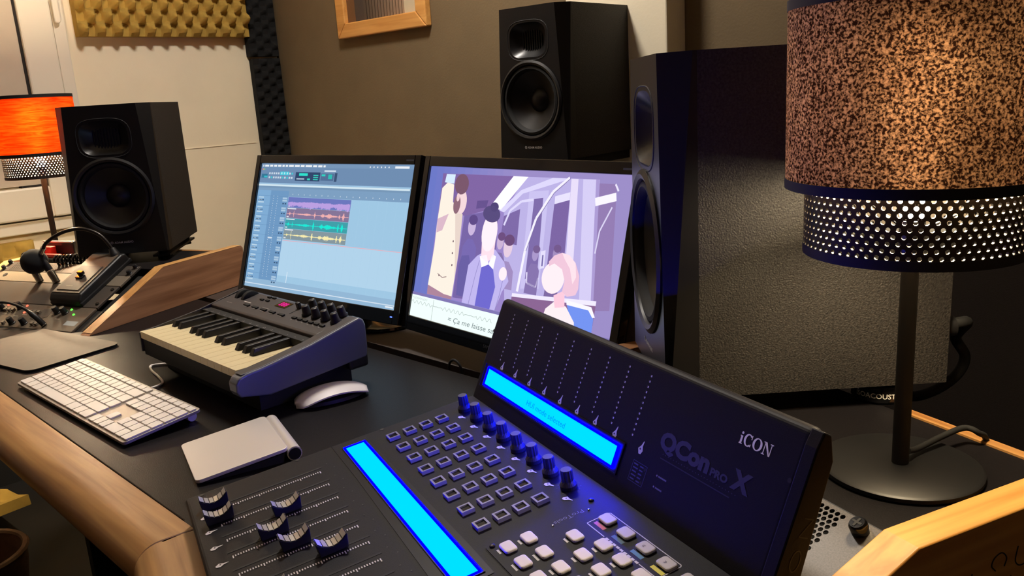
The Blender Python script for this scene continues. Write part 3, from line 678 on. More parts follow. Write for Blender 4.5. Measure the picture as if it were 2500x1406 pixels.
# ================================================================== TABLE LAMPS
def lamp(label, loc, rz, shade, bulb):
    t = thing('table_lamp', label, 'lamp', loc, rz, 'pair of table lamps with perforated collar')
    obj('base', MB().lathe([(.064, 0), (.0665, .0012), (.0665, .0045), (.064, .006), (.012, .0068), (0, .0068)], 64), 'black', t, smooth=True)
    obj('pole', MB().tube([(0, 0, .0065), (0, 0, .195)], .0070, 20), 'black_m', t, smooth=True)
    obj('socket', MB().lathe([(.009, .1952), (.010, .198), (.010, .222), (0, .222)], 20), 'black', t, smooth=True)
    obj('bulb', MB().lathe([(.009, .2222), (.012, .232), (.014, .255), (.020, .295), (.026, .335), (.024, .362), (.012, .378), (0, .382)], 24), bulb, t, smooth=True, label='glowing warm bulb')
    z0, z1, z2, R1, R2 = .204, .252, .397, .0845, .100
    def cyl(r, a, b, n=72): 
        vs = [(r * math.cos(2 * PI * i / n), r * math.sin(2 * PI * i / n), z) for z in (a, b) for i in range(n)]
        return vs, [(i, (i + 1) % n, n + (i + 1) % n, n + i) for i in range(n)]
    obj('shade', MB().add(*cyl(R2, z1 + .006, z2)), shade, t, smooth=True)
    for a, b in ((z1, z1 + .008), (z2 - .004, z2 + .004)):
        obj('shade_band', MB().ring([(R2 + .0006, a), (R2 + .0006, b), (R2 - .0012, b), (R2 - .0012, a)], 72), 'black_m', t, smooth=True)
    obj('collar_band', MB().ring([(R1 + .0006, z0 - .007), (R1 + .0006, z0 + .001), (R1 - .001, z0 + .001), (R1 - .001, z0 - .007)], 72), 'black_m', t, smooth=True)
    # perforated collar: real holes
    NC, NR = 72, 9; ch = (z1 + .001 - z0) / (NR * .5 + .5) ; da = 2 * PI / NC; rowh = (z1 - z0) / NR
    pm = MB()
    def P(a, z, r=R1): return (r * math.cos(a), r * math.sin(a), z)
    hr = .00182
    for j in range(NR):
        zb = z0 + rowh * j; off = da * .5 * (j % 2)
        for i in range(NC):
            a0 = da * i + off; ca, cz = a0 + da / 2, zb + rowh / 2; N = 8; ci, sq = [], []
            for q in range(N):
                an = 2 * PI * (q + .5) / N; c, s_ = math.cos(an), math.sin(an)
                ci.append((ca + hr * c / R1, cz + hr * s_)); hx, hz = da / 2, rowh / 2; mq = max(abs(c) / (hx * R1), abs(s_) / hz)
                sq.append((ca + c / mq / R1, cz + s_ / mq))
            co = [(a0 + da, zb + rowh), (a0, zb + rowh), (a0, zb), (a0 + da, zb)]
            # corners lie between samples 0-1, 2-3, 4-5, 6-7 (angles 22.5 .. 67.5 etc.)
            fs = []
            for q in range(N):
                if q % 2 == 0: fs.append((q, N + q, 2 * N + q // 2, N + (q + 1) % N, (q + 1) % N))
                else: fs.append((q, N + q, N + (q + 1) % N, (q + 1) % N))
            pm.add([P(*c) for c in ci + sq + co], fs)
            pm.add([P(*c) for c in ci] + [P(c[0], c[1], R1 - .0022) for c in ci], [(q, (q + 1) % N, N + (q + 1) % N, N + q) for q in range(N)])
    obj('perforated_collar', pm, 'perf_in', t)
    for k in range(3):
        a = 2 * PI * k / 3 + .4; obj('spider_arm', MB().tube([(.010 * math.cos(a), .010 * math.sin(a), .215), (R1 * .99 * math.cos(a), R1 * .99 * math.sin(a), .252), (R2 * .99 * math.cos(a), R2 * .99 * math.sin(a), .257)], .0012, 6), 'black', t)
    return t
lamp('small orange glowing lamp by the window wall', tuple(rk(LR, RZL, -.492, .325, .0992)), 0, 'shade_l', 'bulb_l')
lamp('large brown sparkling lamp in the right foreground', (-.237, .706, .0918), 0, 'shade_r', 'bulb_r')
t = thing('lamp_cable', 'thin black lead trailing from the brown lamp base over the oak trim', 'cable')
obj('lead', MB().tube(smooth_path([(-.233, .712, .108), (-.231, .730, .104), (-.222, .762, .106), (-.211, .790, .108), (-.200, .796, .104), (-.196, .815, .085), (-.19, .84, .0), (-.19, .85, -.3)], 8), .0028), 'rubber', t, smooth=True)
# ceiling light added out of frame to brighten the desk
t = thing('added_ceiling_light', 'round ceiling light added out of view above the monitors', 'light', (-1.62, 1.12, ZC))
obj('housing', MB().lathe([(.15, -.030), (.16, -.025), (.16, -.0005), (0, -.0005)], 40), 'window_white', t, smooth=True)
obj('diffuser', MB().lathe([(0, -.060), (.07, -.055), (.12, -.042), (.145, -.0305)], 40), 'ceil_l', t, smooth=True)

# ================================================================== MONITORS
SCW, SCH = .477, .268
def monitor(label, loc, rz, tilt, paint, base_xy, sm='screen'):
    t = thing('monitor', label, 'monitor', (loc[0], loc[1], 0), rz)
    Rt = Matrix.Translation((0, 0, loc[2])) @ Matrix.Rotation(-tilt, 4, 'X')
    rot = (-tilt, 0, 0); L = (0, 0, loc[2]); b, bt, bb = .015, .018, .026; w2 = SCW / 2
    fr = MB()
    fr.box(-w2 - b, -w2, -.004, .012, -bb, SCH + bt); fr.box(w2, w2 + b, -.004, .012, -bb, SCH + bt)
    fr.box(-w2, w2, -.004, .012, SCH, SCH + bt); fr.box(-w2, w2, -.004, .012, -bb, 0)
    bz = obj('bezel', fr, 'black_g', t, L, rot, bevel=.0012)
    obj('back_shell', MB().prism([(.0122, -bb + .002), (.0122, SCH + bt - .002), (.022, SCH + bt - .004), (.045, SCH * .75), (.045, SCH * .2), (.022, -bb + .006)], -w2 - b + .002, w2 + b - .002, axis=0), 'black', t, L, rot, bevel=.004)
    sc = obj('screen', paint, sm, t, tuple(Rt @ Vector((0, .0015, 0))), (rad(90) - tilt, 0, 0))
    p = Paint(); p.text('SAMSUNG', -.020, -.018, .0075, px(70, 72, 80), 1); p.rect(w2 - .022, SCH + .006, w2 - .002, SCH + .009, px(70, 72, 78), 1)
    obj('brand_mark', p, 'print', t, tuple(Rt @ Vector((0, -.0042, 0))), (rad(90) - tilt, 0, 0))
    obj('power_light', MB().box(w2 - .006, w2 - .001, -.0046, -.0042, -.0135, -.0115), 'led_blue', t, L, rot, label='blue power light')
    bx, by = base_xy
    obj('stand_base', MB().lathe([(.148, 0), (.15, .002), (.149, .007), (.14, .010), (.05, .014), (0, .0145)], 48, Matrix.Translation((bx, by, -.0006)), sx=1.0, sy=.62), 'black_g', t, smooth=True)
    nk = Rt @ Vector((0, .045, .06))
    obj('stand_neck', MB().tube([(bx, by, .012), (bx, by + .005, .07), (bx * .5, nk.y + .012, nk.z + .03), (bx * .2, nk.y, nk.z + .06)], [.026, .024, .022, .018], 16), 'black_g', t, smooth=True)
    return t
# --- left screen: audio editing software
rnd = random.Random(3)
A = Paint(); BLU = px(150, 190, 222); w2 = SCW / 2
X0, X1 = -w2, w2
def ux(f): return X0 + SCW * f
def uy(f): return SCH * (1 - f)     # f from top
A.rect(X0, 0, X1, SCH, px(158, 196, 226), 0)
A.rect(X0, uy(.155), X1, SCH, px(112, 142, 178), 1)                 # tool bar zone
A.rect(X0, uy(.03), X1, SCH, px(120, 150, 184), 2)
x = .012
for wd in (.006, .03, .022, .022, .024, .016, .016, .034, .034, .026, .044, .026, .028, .014):
    A.rect(ux(x), uy(.024), ux(x + wd), uy(.009), px(238, 242, 246), 3); x += wd + .008
for k in range(6): A.ell(ux(.74 + .022 * k), uy(.018), .0016, .0016, px(235, 240, 246), 3, 8)
A.rect(ux(.885), uy(.026), ux(.965), uy(.010), px(236, 240, 246), 3)
A.rect(ux(.455), uy(.058), ux(.53), uy(.046), px(210, 224, 238), 3)
for k, c in enumerate(((235, 90, 80), (240, 190, 90), (120, 210, 110))): A.ell(ux(.010 + .009 * k), uy(.045), .0016, .0016, px(*c), 3, 8)
A.rect(ux(.01), uy(.115), ux(.055), uy(.082), px(58, 120, 150), 3); A.rect(ux(.03), uy(.112), ux(.055), uy(.098), px(60, 190, 205), 4)
for r in range(2):
    for k in range(11): A.rect(ux(.065 + .0165 * k), uy(.085 + .033 * r), ux(.076 + .0165 * k), uy(.070 + .033 * r), px(205, 220, 234) if rnd.random() < .7 else px(70, 200, 212), 3)
A.rect(ux(.148), uy(.090), ux(.212), uy(.062), px(70, 200, 220), 4)
for k in range(3): A.rect(ux(.155 + .02 * k), uy(.084), ux(.164 + .02 * k), uy(.068), px(190, 235, 240), 5)
A.rect(ux(.26), uy(.132), ux(.43), uy(.064), px(52, 72, 108), 3); A.rect(ux(.285), uy(.092), ux(.345), uy(.072), px(50, 226, 206), 4)
for k in range(3): A.rect(ux(.385), uy(.092 + .016 * k), ux(.418), uy(.083 + .016 * k), px(60, 200, 185), 4)
A.rect(ux(.27), uy(.122), ux(.325), uy(.112), px(170, 190, 210), 4); A.rect(ux(.345), uy(.126), ux(.365), uy(.112), px(60, 210, 190), 4)
A.rect(ux(.435), uy(.126), ux(.52), uy(.070), px(84, 112, 150), 3); A.rect(ux(.44), uy(.092), ux(.465), uy(.078), px(50, 214, 196), 4); A.rect(ux(.485), uy(.112), ux(.51), uy(.078), px(50, 190, 180), 4)
A.rect(ux(.525), uy(.132), ux(.542), uy(.066), px(62, 84, 118), 3)
A.rect(X0, uy(.195), X1, uy(.165), px(120, 152, 184), 2); A.rect(X0, uy(.180), ux(.985), uy(.166), px(212, 232, 242), 3)
A.rect(X0, uy(.26), X1, uy(.195), px(126, 160, 194), 2)
for k in range(18): A.rect(ux(.26 + .04 * k), uy(.245), ux(.263 + .04 * k), uy(.236), px(215, 228, 240), 3)
A.rect(X0, uy(.93), ux(.232), uy(.215), px(128, 172, 212), 3)                                # track header column
A.rect(ux(.10), uy(.93), ux(.232), uy(.215), px(112, 154, 196), 4)
rows = [.262 + .078 * k for k in range(9)]
for k, yy in enumerate(rows):
    A.rect(X0, uy(yy - .003), ux(.232), uy(yy - .001), px(100, 140, 182), 5)
    for j in range(3):
        wj = (.040, .030, .044)[j]; A.rect(ux(.012), uy(yy + .016 + .020 * j), ux(.012 + wj), uy(yy + .006 + .020 * j), px(188, 214, 232), 6)
    for j in range(4): A.rect(ux(.014 + .011 * j), uy(yy + .037), ux(.021 + .011 * j), uy(yy + .028), px(64, 92, 126), 7)
    for j in range(2): A.rect(ux(.193), uy(yy + .020 + .018 * j), ux(.226), uy(yy + .006 + .018 * j), px(172, 200, 224), 6)
    for j in range(2): A.rect(ux(.196 + .017 * j), uy(yy + .060), ux(.206 + .017 * j), uy(yy + .050), px(52, 78, 110), 6)
for c in (.125, .155):
    for k in range(34): A.ell(ux(c), uy(.26 + .0195 * k), .0009, .0009, px(222, 234, 244), 6, 6)
A.rect(ux(.125), uy(.60), ux(.155), uy(.588), px(215, 226, 238), 7)
A.rect(ux(.232), uy(.93), X1, uy(.26), px(160, 200, 228), 3)
A.rect(ux(.232), uy(.88), X1, uy(.60), px(178, 212, 236), 4)
for k in range(15): A.rect(ux(.235 + .053 * k), uy(.93), ux(.2358 + .053 * k), uy(.26), px(170, 206, 232), 5)
A.rect(X0, 0, X1, uy(.93), px(148, 184, 214), 5); A.rect(X0, uy(.975), X1, uy(.968), px(212, 226, 240), 6)
A.rect(ux(.94), uy(.99), ux(.985), uy(.98), px(235, 240, 246), 7)
clips = [((108, 120, 190), (188, 160, 226)), ((134, 118, 152), (242, 178, 178)), ((66, 160, 170), (30, 236, 216)), ((134, 152, 160), (250, 238, 176))]
for k, (bg, fg) in enumerate(clips):
    y0, y1 = .262 + .083 * k, .262 + .083 * (k + 1) - .002; yc = (y0 + y1) / 2 + .006
    A.rect(ux(.235), uy(y1), ux(.655), uy(y0), px(*bg), 7)
    A.rect(ux(.24), uy(y1 - .006), ux(.255), uy(y1 - .014), px(225, 230, 240), 8)
    if k: A.rect(ux(.24), uy(y0 + .011), ux(.30), uy(y0 + .003), px(225, 230, 240), 8)
    A.rect(ux(.238), uy(yc + .002), ux(.652), uy(yc - .002), px(*fg), 8)
    n = 190
    for i in range(n):
        f = i / n
        if k == 0: a = .012 + .016 * abs(math.sin(f * 21)) * rnd.random() + (.010 if .25 < f < .5 or .55 < f < .7 or f > .8 else 0); up_, dn = a * .45, a * 1.2
        else:
            e = .003
            for c_, wd_, hh in ((.05, .012, .016), (.12, .005, .03), (.25, .10, .007), (.34, .06, .012), (.47, .010, .038), (.60, .03, .018), (.70, .055, .021), (.78, .05, .010), (.86, .010, .03), (.92, .014, .036)): e = max(e, hh * math.exp(-((f - c_) / wd_) ** 2))
            if k == 1: e *= .85
            up_ = dn = e * (.5 + .6 * rnd.random())
        A.rect(ux(.238 + .414 * f), uy(yc + dn), ux(.238 + .414 * (f + 1 / n)), uy(yc - up_), px(*fg), 9)
A.rect(ux(.235), uy(.606), X1, uy(.602), px(236, 170, 180), 8)
A.rect(ux(.30), uy(.93), ux(.303), uy(.845), px(235, 242, 250), 8)
monitor('left monitor showing blue audio editing software with coloured waveforms', (-1.4163, .8528, .0625), .0934, .3208, A, (.03, .085))
# --- right screen: film picture with caption band (plain generic passengers in a tram)
B = Paint()
def BP(pts, col, layer): B.poly([(ux(a), uy(b)) for a, b in pts], px(*col), layer)
def BL2(pts, w, col, layer): B.line([(ux(a), uy(b)) for a, b in pts], w, px(*col), layer)
def BE(cx, cy, rx, ry, col, layer, rot=0.0): B.ell(ux(cx), uy(cy), rx * SCW, ry * SCH, px(*col), layer, 24, rot)
for k in range(24):                                              # matte surround, bluer at the left
    f = k / 23; B.rect(ux(k / 24), 0, ux((k + 1) / 24), SCH, px(int(104 + 46 * min(1, f * 2)), int(116 + 20 * min(1, f * 2)), 192), 0)
FRM = [(.08, .042), (.86, .030), (.92, .83), (.088, .838)]
BP(FRM, (150, 130, 194), 1)
BP([(.08, .042), (.53, .036), (.36, .25), (.25, .30), (.085, .30)], (124, 98, 158), 2)
BP([(.24, .30), (.42, .24), (.46, .80), (.24, .82)], (116, 98, 160), 2)
BP([(.30, .20), (.36, .19), (.355, .235), (.30, .25)], (100, 80, 138), 3)
BP([(.53, .036), (.86, .03), (.92, .80), (.52, .80), (.45, .26)], (182, 172, 222), 2)
BP([(.472, .036), (.545, .036), (.434, .24), (.368, .24)], (250, 247, 254), 4)
BP([(.66, .034), (.74, .033), (.53, .135), (.45, .255), (.425, .245), (.52, .115)], (214, 208, 242), 4)
BP([(.453, .275), (.528, .225), (.537, .436), (.45, .43)], (122, 102, 162), 4)
BP([(.56, .12), (.65, .105), (.67, .66), (.585, .68)], (196, 188, 232), 4)
BP([(.588, .161), (.629, .149), (.655, .60), (.600, .62)], (122, 104, 164), 5)
BP([(.682, .136), (.746, .107), (.768, .60), (.695, .62)], (120, 98, 158), 5)
BP([(.682, .136), (.746, .107), (.748, .15), (.684, .18)], (224, 218, 246), 6)
BP([(.742, .034), (.772, .033), (.815, .66), (.782, .67)], (224, 214, 240), 6)
BP([(.792, .033), (.845, .031), (.905, .76), (.858, .76)], (206, 198, 236), 6)
BP([(.845, .031), (.86, .03), (.915, .76), (.905, .76)], (166, 150, 204), 6)
BP([(.860, .05), (.93, .05), (.975, .70), (.905, .72)], (142, 120, 172), 5)
BL2([(.855, .15), (.935, .115)], .012, (240, 236, 250), 7); BL2([(.885, .42), (.89, .30), (.925, .17)], .0025, (212, 206, 236), 7); BL2([(.925, .05), (.94, .085)], .003, (226, 220, 242), 7)
BL2([(.735, .03), (.67, .114), (.611, .271), (.581, .461), (.572, .70)], .0052, (236, 232, 250), 8); BL2([(.739, .033), (.676, .118), (.617, .271), (.586, .461)], .0012, (120, 106, 160), 9)
BL2([(.46, .33), (.48, .24), (.53, .18), (.585, .165)], .0040, (216, 210, 242), 7)
BP([(.655, .45), (.676, .44), (.680, .54), (.660, .55)], (220, 214, 242), 7); BP([(.664, .47), (.670, .468), (.673, .53), (.667, .533)], (110, 100, 160), 8)
BL2([(.605, .58), (.61, .64), (.655, .655), (.66, .60)], .003, (226, 220, 246), 7)
BP([(.55, .715), (.92, .665), (.92, .69), (.55, .735)], (232, 226, 248), 8); BP([(.55, .735), (.92, .69), (.92, .80), (.55, .82)], (134, 98, 142), 8)
# background passengers (plain shapes)
for cx, cy, hs, hair, skin, coat in ((.293, .36, 1.0, (92, 72, 130), (196, 176, 214), (116, 102, 170)), (.455, .43, .8, (106, 76, 124), (196, 172, 206), (128, 110, 164)), (.497, .455, 1.05, (104, 74, 118), (222, 198, 218), (156, 136, 186)), (.632, .47, .7, (116, 92, 142), (164, 146, 196), (130, 112, 168)), (.725, .45, .7, (112, 86, 136), (156, 136, 184), (122, 102, 156))):
    BP([(cx - .040 * hs, .70), (cx - .036 * hs, cy + .13 * hs), (cx - .014, cy + .08 * hs), (cx + .014, cy + .08 * hs), (cx + .040 * hs, cy + .13 * hs), (cx + .045 * hs, .70)], coat, 7 if hs < .75 else 9)
    BE(cx, cy, .021 * hs, .058 * hs, skin, 8 if hs < .75 else 10); BE(cx + .003, cy - .040 * hs, .024 * hs, .032 * hs, hair, 9 if hs < .75 else 11)
BP([(.25, .62), (.26, .55), (.30, .54), (.315, .60), (.31, .80), (.26, .80)], (102, 92, 158), 12)
# standing passenger in a cream coat, one arm raised
BP([(.089, .138), (.118, .099), (.157, .11), (.165, .222), (.231, .295), (.24, .542), (.236, .815), (.188, .812), (.086, .775), (.092, .524), (.088, .368)], (242, 232, 218), 13)
BP([(.185, .27), (.231, .295), (.240, .542), (.238, .70), (.215, .50)], (224, 206, 196), 14)
BP([(.088, .34), (.092, .43), (.125, .41), (.150, .30)], (212, 178, 194), 14)
BP([(.10, .10), (.105, .045), (.158, .045), (.157, .105)], (206, 226, 244), 13); BP([(.086, .775), (.188, .812), (.236, .815), (.236, .836), (.088, .836)], (168, 128, 150), 14)
BE(.212, .215, .032, .080, (236, 208, 212), 14, .1); BE(.202, .105, .040, .065, (118, 84, 104), 15, -.2); BE(.190, .235, .020, .060, (138, 102, 116), 15); BE(.192, .19, .009, .026, (232, 200, 204), 16)
for a, b in ((.205, .545), (.212, .62), (.200, .47), (.145, .70)): BE(a, b, .0035, .007, (110, 84, 96), 16)
BL2([(.135, .69), (.165, .71), (.19, .70)], .0014, (150, 124, 124), 16)
# middle passenger in a lilac coat over a blue top
BP([(.298, .838), (.305, .60), (.345, .535), (.395, .49), (.435, .48), (.490, .545), (.525, .652), (.50, .72), (.477, .838)], (186, 176, 230), 16)
BP([(.371, .838), (.377, .60), (.412, .575), (.440, .60), (.463, .70), (.450, .838)], (108, 102, 200), 17)
BP([(.377, .60), (.360, .535), (.395, .52), (.412, .575)], (246, 242, 250), 18); BP([(.412, .575), (.425, .51), (.445, .52), (.440, .60)], (246, 242, 250), 18)
BP([(.368, .54), (.358, .42), (.430, .41), (.432, .53), (.400, .565)], (250, 216, 228), 18)
BE(.393, .385, .040, .115, (253, 232, 240), 19); BE(.390, .272, .046, .050, (86, 74, 122), 20, -.1); BE(.400, .228, .022, .028, (78, 66, 114), 20)
BE(.492, .615, .020, .040, (252, 230, 238), 20); BL2([(.335, .838), (.35, .66), (.362, .56)], .0012, (140, 130, 190), 18); BL2([(.500, .60), (.49, .74), (.478, .838)], .0012, (140, 130, 190), 18)
# seated passenger with pale pink bob, seen from the side
BP([(.803, .71), (.90, .715), (.92, .76), (.92, .86), (.845, .86)], (112, 142, 232), 16); BP([(.800, .69), (.905, .70), (.925, .75), (.915, .755), (.895, .72), (.803, .715)], (240, 238, 252), 17)
BP([(.70, .86), (.715, .76), (.750, .71), (.802, .726), (.845, .80), (.85, .86)], (242, 230, 234), 18)
BP([(.742, .68), (.786, .64), (.796, .73), (.755, .745)], (250, 196, 214), 19)
BE(.728, .585, .050, .088, (255, 230, 236), 20, .1)
BP([(.700, .500), (.720, .462), (.752, .440), (.785, .448), (.815, .485), (.838, .550), (.842, .620), (.834, .655), (.800, .672), (.776, .650), (.780, .590), (.762, .530), (.725, .505), (.704, .525)], (232, 192, 212), 21)
BP([(.752, .440), (.785, .448), (.815, .485), (.826, .560), (.815, .60), (.795, .52), (.765, .470)], (246, 218, 228), 22)
# caption band
B.rect(X0, 0, X1, uy(.840), px(124, 114, 172), 23)
B.rect(X0, 0, ux(.70), uy(.858), px(232, 246, 242), 24)
B.rect(ux(.137), 0, ux(.1385), uy(.862), px(120, 130, 130), 25)
B.line([(ux(.008 + .09 * i / 60), uy(.878) + .0022 * math.sin(i * 1.1) * (i % 9 != 0)) for i in range(61)], .0005, px(176, 188, 186), 25)
B.line([(ux(.003 + .47 * i / 190), uy(.905) + .0028 * math.sin(i * .62) * (1 if (i // 26) % 3 != 2 else .12)) for i in range(191)], .0006, px(128, 140, 142), 25)
B.text('= Ça me laisse sans', ux(.235), uy(.975), .0125, px(110, 122, 128), 25, italic=.15, width=.135)
monitor('right monitor showing a film still with passengers in a tram', (-.9084, .8624, .0581), -.0826, .2772, B, (.07, .105), 'screen_b')

t = thing('monitor_cable', 'thin black cable loop at the rear edge of the desktop', 'cable')
obj('cable', MB().tube(smooth_path([(-1.000, .8405, -.03), (-.998, .8405, .004), (-.985, .841, .014), (-.970, .8405, .004), (-.968, .8405, -.03)], 8), .0022, 8), 'rubber', t, smooth=True)

# ================================================================== COMPUTER KEYBOARD
KT = math.atan(.0115 / .114)
t = thing('computer_keyboard', 'slim aluminium computer keyboard with white keys', 'keyboard', (-1.5450, .3450, 0), rad(1.65))
kr = (KT, 0, 0); kl = (0, 0, .0035)
rc = []
def rrect(w, h, r, n=5, x0=0, y0=0):
    P = []
    for cx, cy, a in ((w - r, r, -90), (w - r, h - r, 0), (r, h - r, 90), (r, r, 180)):
        for i in range(n): P.append((x0 + cx + r * math.cos(rad(a + 90 * i / (n - 1))), y0 + cy + r * math.sin(rad(a + 90 * i / (n - 1)))))
    return P
obj('tray', MB().prism(rrect(.430, .114, .006), 0, .0045), 'alu_k', t, kl, kr, bevel=.0006)
obj('rear_foot', MB().tube([(.012, .104, .0072), (.418, .104, .0072)], .0070, 12), 'white_key', t, smooth=True)
kcache = {}
def keycap(x, y, w, h):
    k = (round(w, 5), round(h, 5))
    if k not in kcache: kcache[k] = mesh_of('key', MB().prism(rrect(w, h, .0014, 3), 0, .0024), 'white_key')
    o = obj('key', kcache[k], None, t, None, kr); 
    v = Matrix.Rotation(KT, 3, 'X') @ Vector((x, y, .0047)); o.location = (v.x, v.y, v.z + .0035); return o
U = .01895; G = .0022; RH = .0186; ox = .0045; yr = [.114 - .0045 - .0105]
for k in range(5): yr.append(yr[0] - .0016 - RH * (k + 1) + .0008)
def krow(r, x0, widths, hh=None):
    x = x0
    for w in widths:
        if w > 0: keycap(ox + x * U + G / 2, yr[r], w * U - G, (hh or (RH - G)))
        x += abs(w)
FR = .0095
krow(0, 0, [15 / 14.0] * 14, FR); krow(1, 0, [1] * 13 + [2]); krow(2, 0, [1.5] + [1] * 12 + [1.5]); krow(3, 0, [1.75] + [1] * 12 + [1.25]); krow(4, 0, [1.25] + [1] * 11 + [2.75]); krow(5, 0, [1.5, 1.25, 1.5, 6.5, 1.5, 1.25, 1.5])
n0 = 15.35
krow(0, n0, [1] * 3, FR); krow(1, n0, [1] * 3); krow(2, n0, [1] * 3); krow(4, n0, [-1, 1]); krow(5, n0, [1] * 3)
m0 = 18.55 - .15
krow(0, m0, [1] * 4, FR); krow(1, m0, [1] * 4); krow(2, m0, [1] * 4); krow(3, m0, [1] * 4); krow(4, m0, [1] * 3); krow(5, m0, [2, 1])
keycap(ox + (m0 + 3) * U + G / 2, yr[5], U - G, 2 * RH - G)
t2 = thing('keyboard_cable', 'thin white cable curling behind the computer keyboard', 'cable')
obj('cable', MB().tube(smooth_path([(-1.338, .458, .012), (-1.325, .474, .004), (-1.335, .504, .0025), (-1.375, .515, .0025), (-1.420, .522, .0025), (-1.449, .533, .0025), (-1.442, .549, .0025), (-1.428, .562, .0025)], 8), .0021, 8), 'white_key', t2, smooth=True)

# ================================================================== TRACKPAD, MOUSE, MOUSE PAD
t = thing('trackpad', 'square aluminium trackpad lying between keyboard and mixing controller', 'trackpad', (-1.0458, .4055, 0), rad(-16.9))
ta = math.atan(.0135 / .115)
obj('touch_plate', MB().prism(rrect(.131, .113, .007), 0, .0045), 'alu', t, (0, 0, .0025), (ta, 0, 0), bevel=.0006)
bt_ = MB().tube([(.001, .1195, .0098), (.130, .1195, .0098)], .0094, 20); obj('battery_tube', bt_, 'alu', t, smooth=True)
obj('tube_cap', MB().tube([(.1302, .1195, .0098), (.1312, .1195, .0098)], .0078, 16), 'black', t, smooth=True)
obj('underside', MB().prism([(.012, .0004), (.105, .0004), (.108, .012), (.012, .0016)], .004, .127, axis=0), 'black_m', t)
t = thing('computer_mouse', 'smooth white arched mouse on the black desktop', 'mouse', (-1.036, .636, 0), rad(-13))
ms = MB(); NX, NY = 12, 20; vs = []
ML, MW = .1135, .057
def m_half(v): return MW / 2 * (1 - abs(v) ** 5) ** .32 if abs(v) < 1 else 0
for j in range(NY + 1):
    v = -1 + 2 * j / NY; hw = max(m_half(v), .004); zc = .0085 + .0135 * (1 - v * v) ** .8
    for i in range(NX + 1):
        u = -1 + 2 * i / NX; vs.append((u * hw, v * ML / 2, zc - .0055 * abs(u) ** 2.4))
n_ = len(vs)
vs += [(x, y, z - .0022) for x, y, z in vs]
fs = [(j * (NX + 1) + i, j * (NX + 1) + i + 1, (j + 1) * (NX + 1) + i + 1, (j + 1) * (NX + 1) + i) for j in range(NY) for i in range(NX)]
fs += [tuple(reversed([n_ + k for k in f])) for f in fs]
bd = [i for i in range(NX + 1)] + [j * (NX + 1) + NX for j in range(1, NY + 1)] + [NY * (NX + 1) + i for i in range(NX - 1, -1, -1)] + [j * (NX + 1) for j in range(NY - 1, 0, -1)]
fs += [(bd[k], n_ + bd[k], n_ + bd[(k + 1) % len(bd)], bd[(k + 1) % len(bd)]) for k in range(len(bd))]
obj('top_shell', ms.add(vs, fs), 'white_key', t, smooth=True)
obj('base', MB().lathe([(.9, .0006), (.96, .002), (.92, .007), (.55, .0125), (0, .014)], 32, Matrix.Diagonal((MW / 2, ML / 2, 1, 1))), 'black', t, smooth=True)
t = thing('mouse_pad', 'taupe mouse pad with rounded corners beside the rack', 'mouse pad', (-1.891, .320, 0), rad(12))
obj('cloth_top', MB().prism(rrect(.29, .18, .018, 6), .0042, .0052), 'pad', t)
obj('rubber_base', MB().prism(rrect(.289, .179, .018, 6, .0005, .0005), .0002, .0041), 'rubber', t)

# ================================================================== SMALL MUSIC KEYBOARD
t = thing('midi_keyboard', 'compact black music keyboard with ivory keys and eight knobs', 'music keyboard', (-1.448, .505, 0), rad(-1))
side = [(.004, .040), (0, .048), (0, .060), (.006, .068), (.019, .0715), (.041, .0735), (.124, .0865), (.205, .1055), (.214, .1075), (.220, .103), (.223, .094), (.223, .058), (.220, .043), (.05, .030)]
obj('end_cheek', MB().prism(side, .368, .393, axis=0), 'midi_side_lit', t, bevel=.003, seg=3)
obj('cheek_cap', MB().prism([(.010, .0712), (.020, .0722), (.041, .0742), (.124, .0872), (.205, .1062), (.212, .1078), (.212, .106), (.124, .085), (.02, .070)], .3685, .389, axis=0), 'midi', t, bevel=.001)
obj('end_cheek', MB().prism([(.0135, .036), (.0135, .070)] + side[4:], .0085, .0125, axis=0), 'midi', t, bevel=.0006)
obj('lower_case', MB().prism([(.017, .030), (.017, .0585), (.222, .0595), (.222, .043), (.05, .028)], .0128, .3677, axis=0), 'black_m', t, bevel=.001)
obj('plinth', MB().box(.03, .365, .045, .205, .0006, .033), 'black_m', t)
obj('foot', MB().box(.375, .391, .188, .224, .026, .050), 'black', t, bevel=.005, seg=3)
PA = math.atan(.19)
obj('control_panel', MB().prism([(.146, .080), (.146, .0905), (.150, .0925), (.212, .1045), (.221, .103), (.221, .062)], .0128, .3677, axis=0), 'midi', t, bevel=.0015)
obj('key_slot', MB().box(.0128, .3677, .128, .1455, .064, .0855), 'black_m', t)
WK = .02353; kx0 = .0135
wkm = mesh_of('white_key', MB().box(0, WK - .0007, 0, .128, 0, .012), 'ivory')
for k in range(15): obj('white_key', wkm, None, t, (kx0 + WK * k, .0145, .060))
bkm = MB(); a_, b_ = .0115, .0088
bkm.add([(-a_ / 2, 0, 0), (a_ / 2, 0, 0), (a_ / 2, .080, 0), (-a_ / 2, .080, 0), (-b_ / 2, .006, .0105), (b_ / 2, .006, .0105), (b_ / 2, .080, .0125), (-b_ / 2, .080, .0125)], [(0, 3, 2, 1), (4, 5, 6, 7), (0, 1, 5, 4), (1, 2, 6, 5), (2, 3, 7, 6), (3, 0, 4, 7)])
bkmesh = mesh_of('black_key', bkm, 'black')
for k in (0, 1, 3, 4, 5, 7, 8, 10, 11, 12): obj('black_key', bkmesh, None, t, (kx0 + WK * (k + 1), .062, .0722), bevel=.0008)
def mp(x, y, h=0): return (x, y - h * math.sin(PA), .092 + (y - .15) * .19 + .0008 + h * math.cos(PA))
PR = (PA, 0, 0)
kprof = [(.0092, 0), (.0092, .003), (.0072, .0045), (.0062, .015), (.0052, .0165), (0, .0165)]
kme = mesh_of('knob', MB().lathe(kprof, 20), 'black', True)
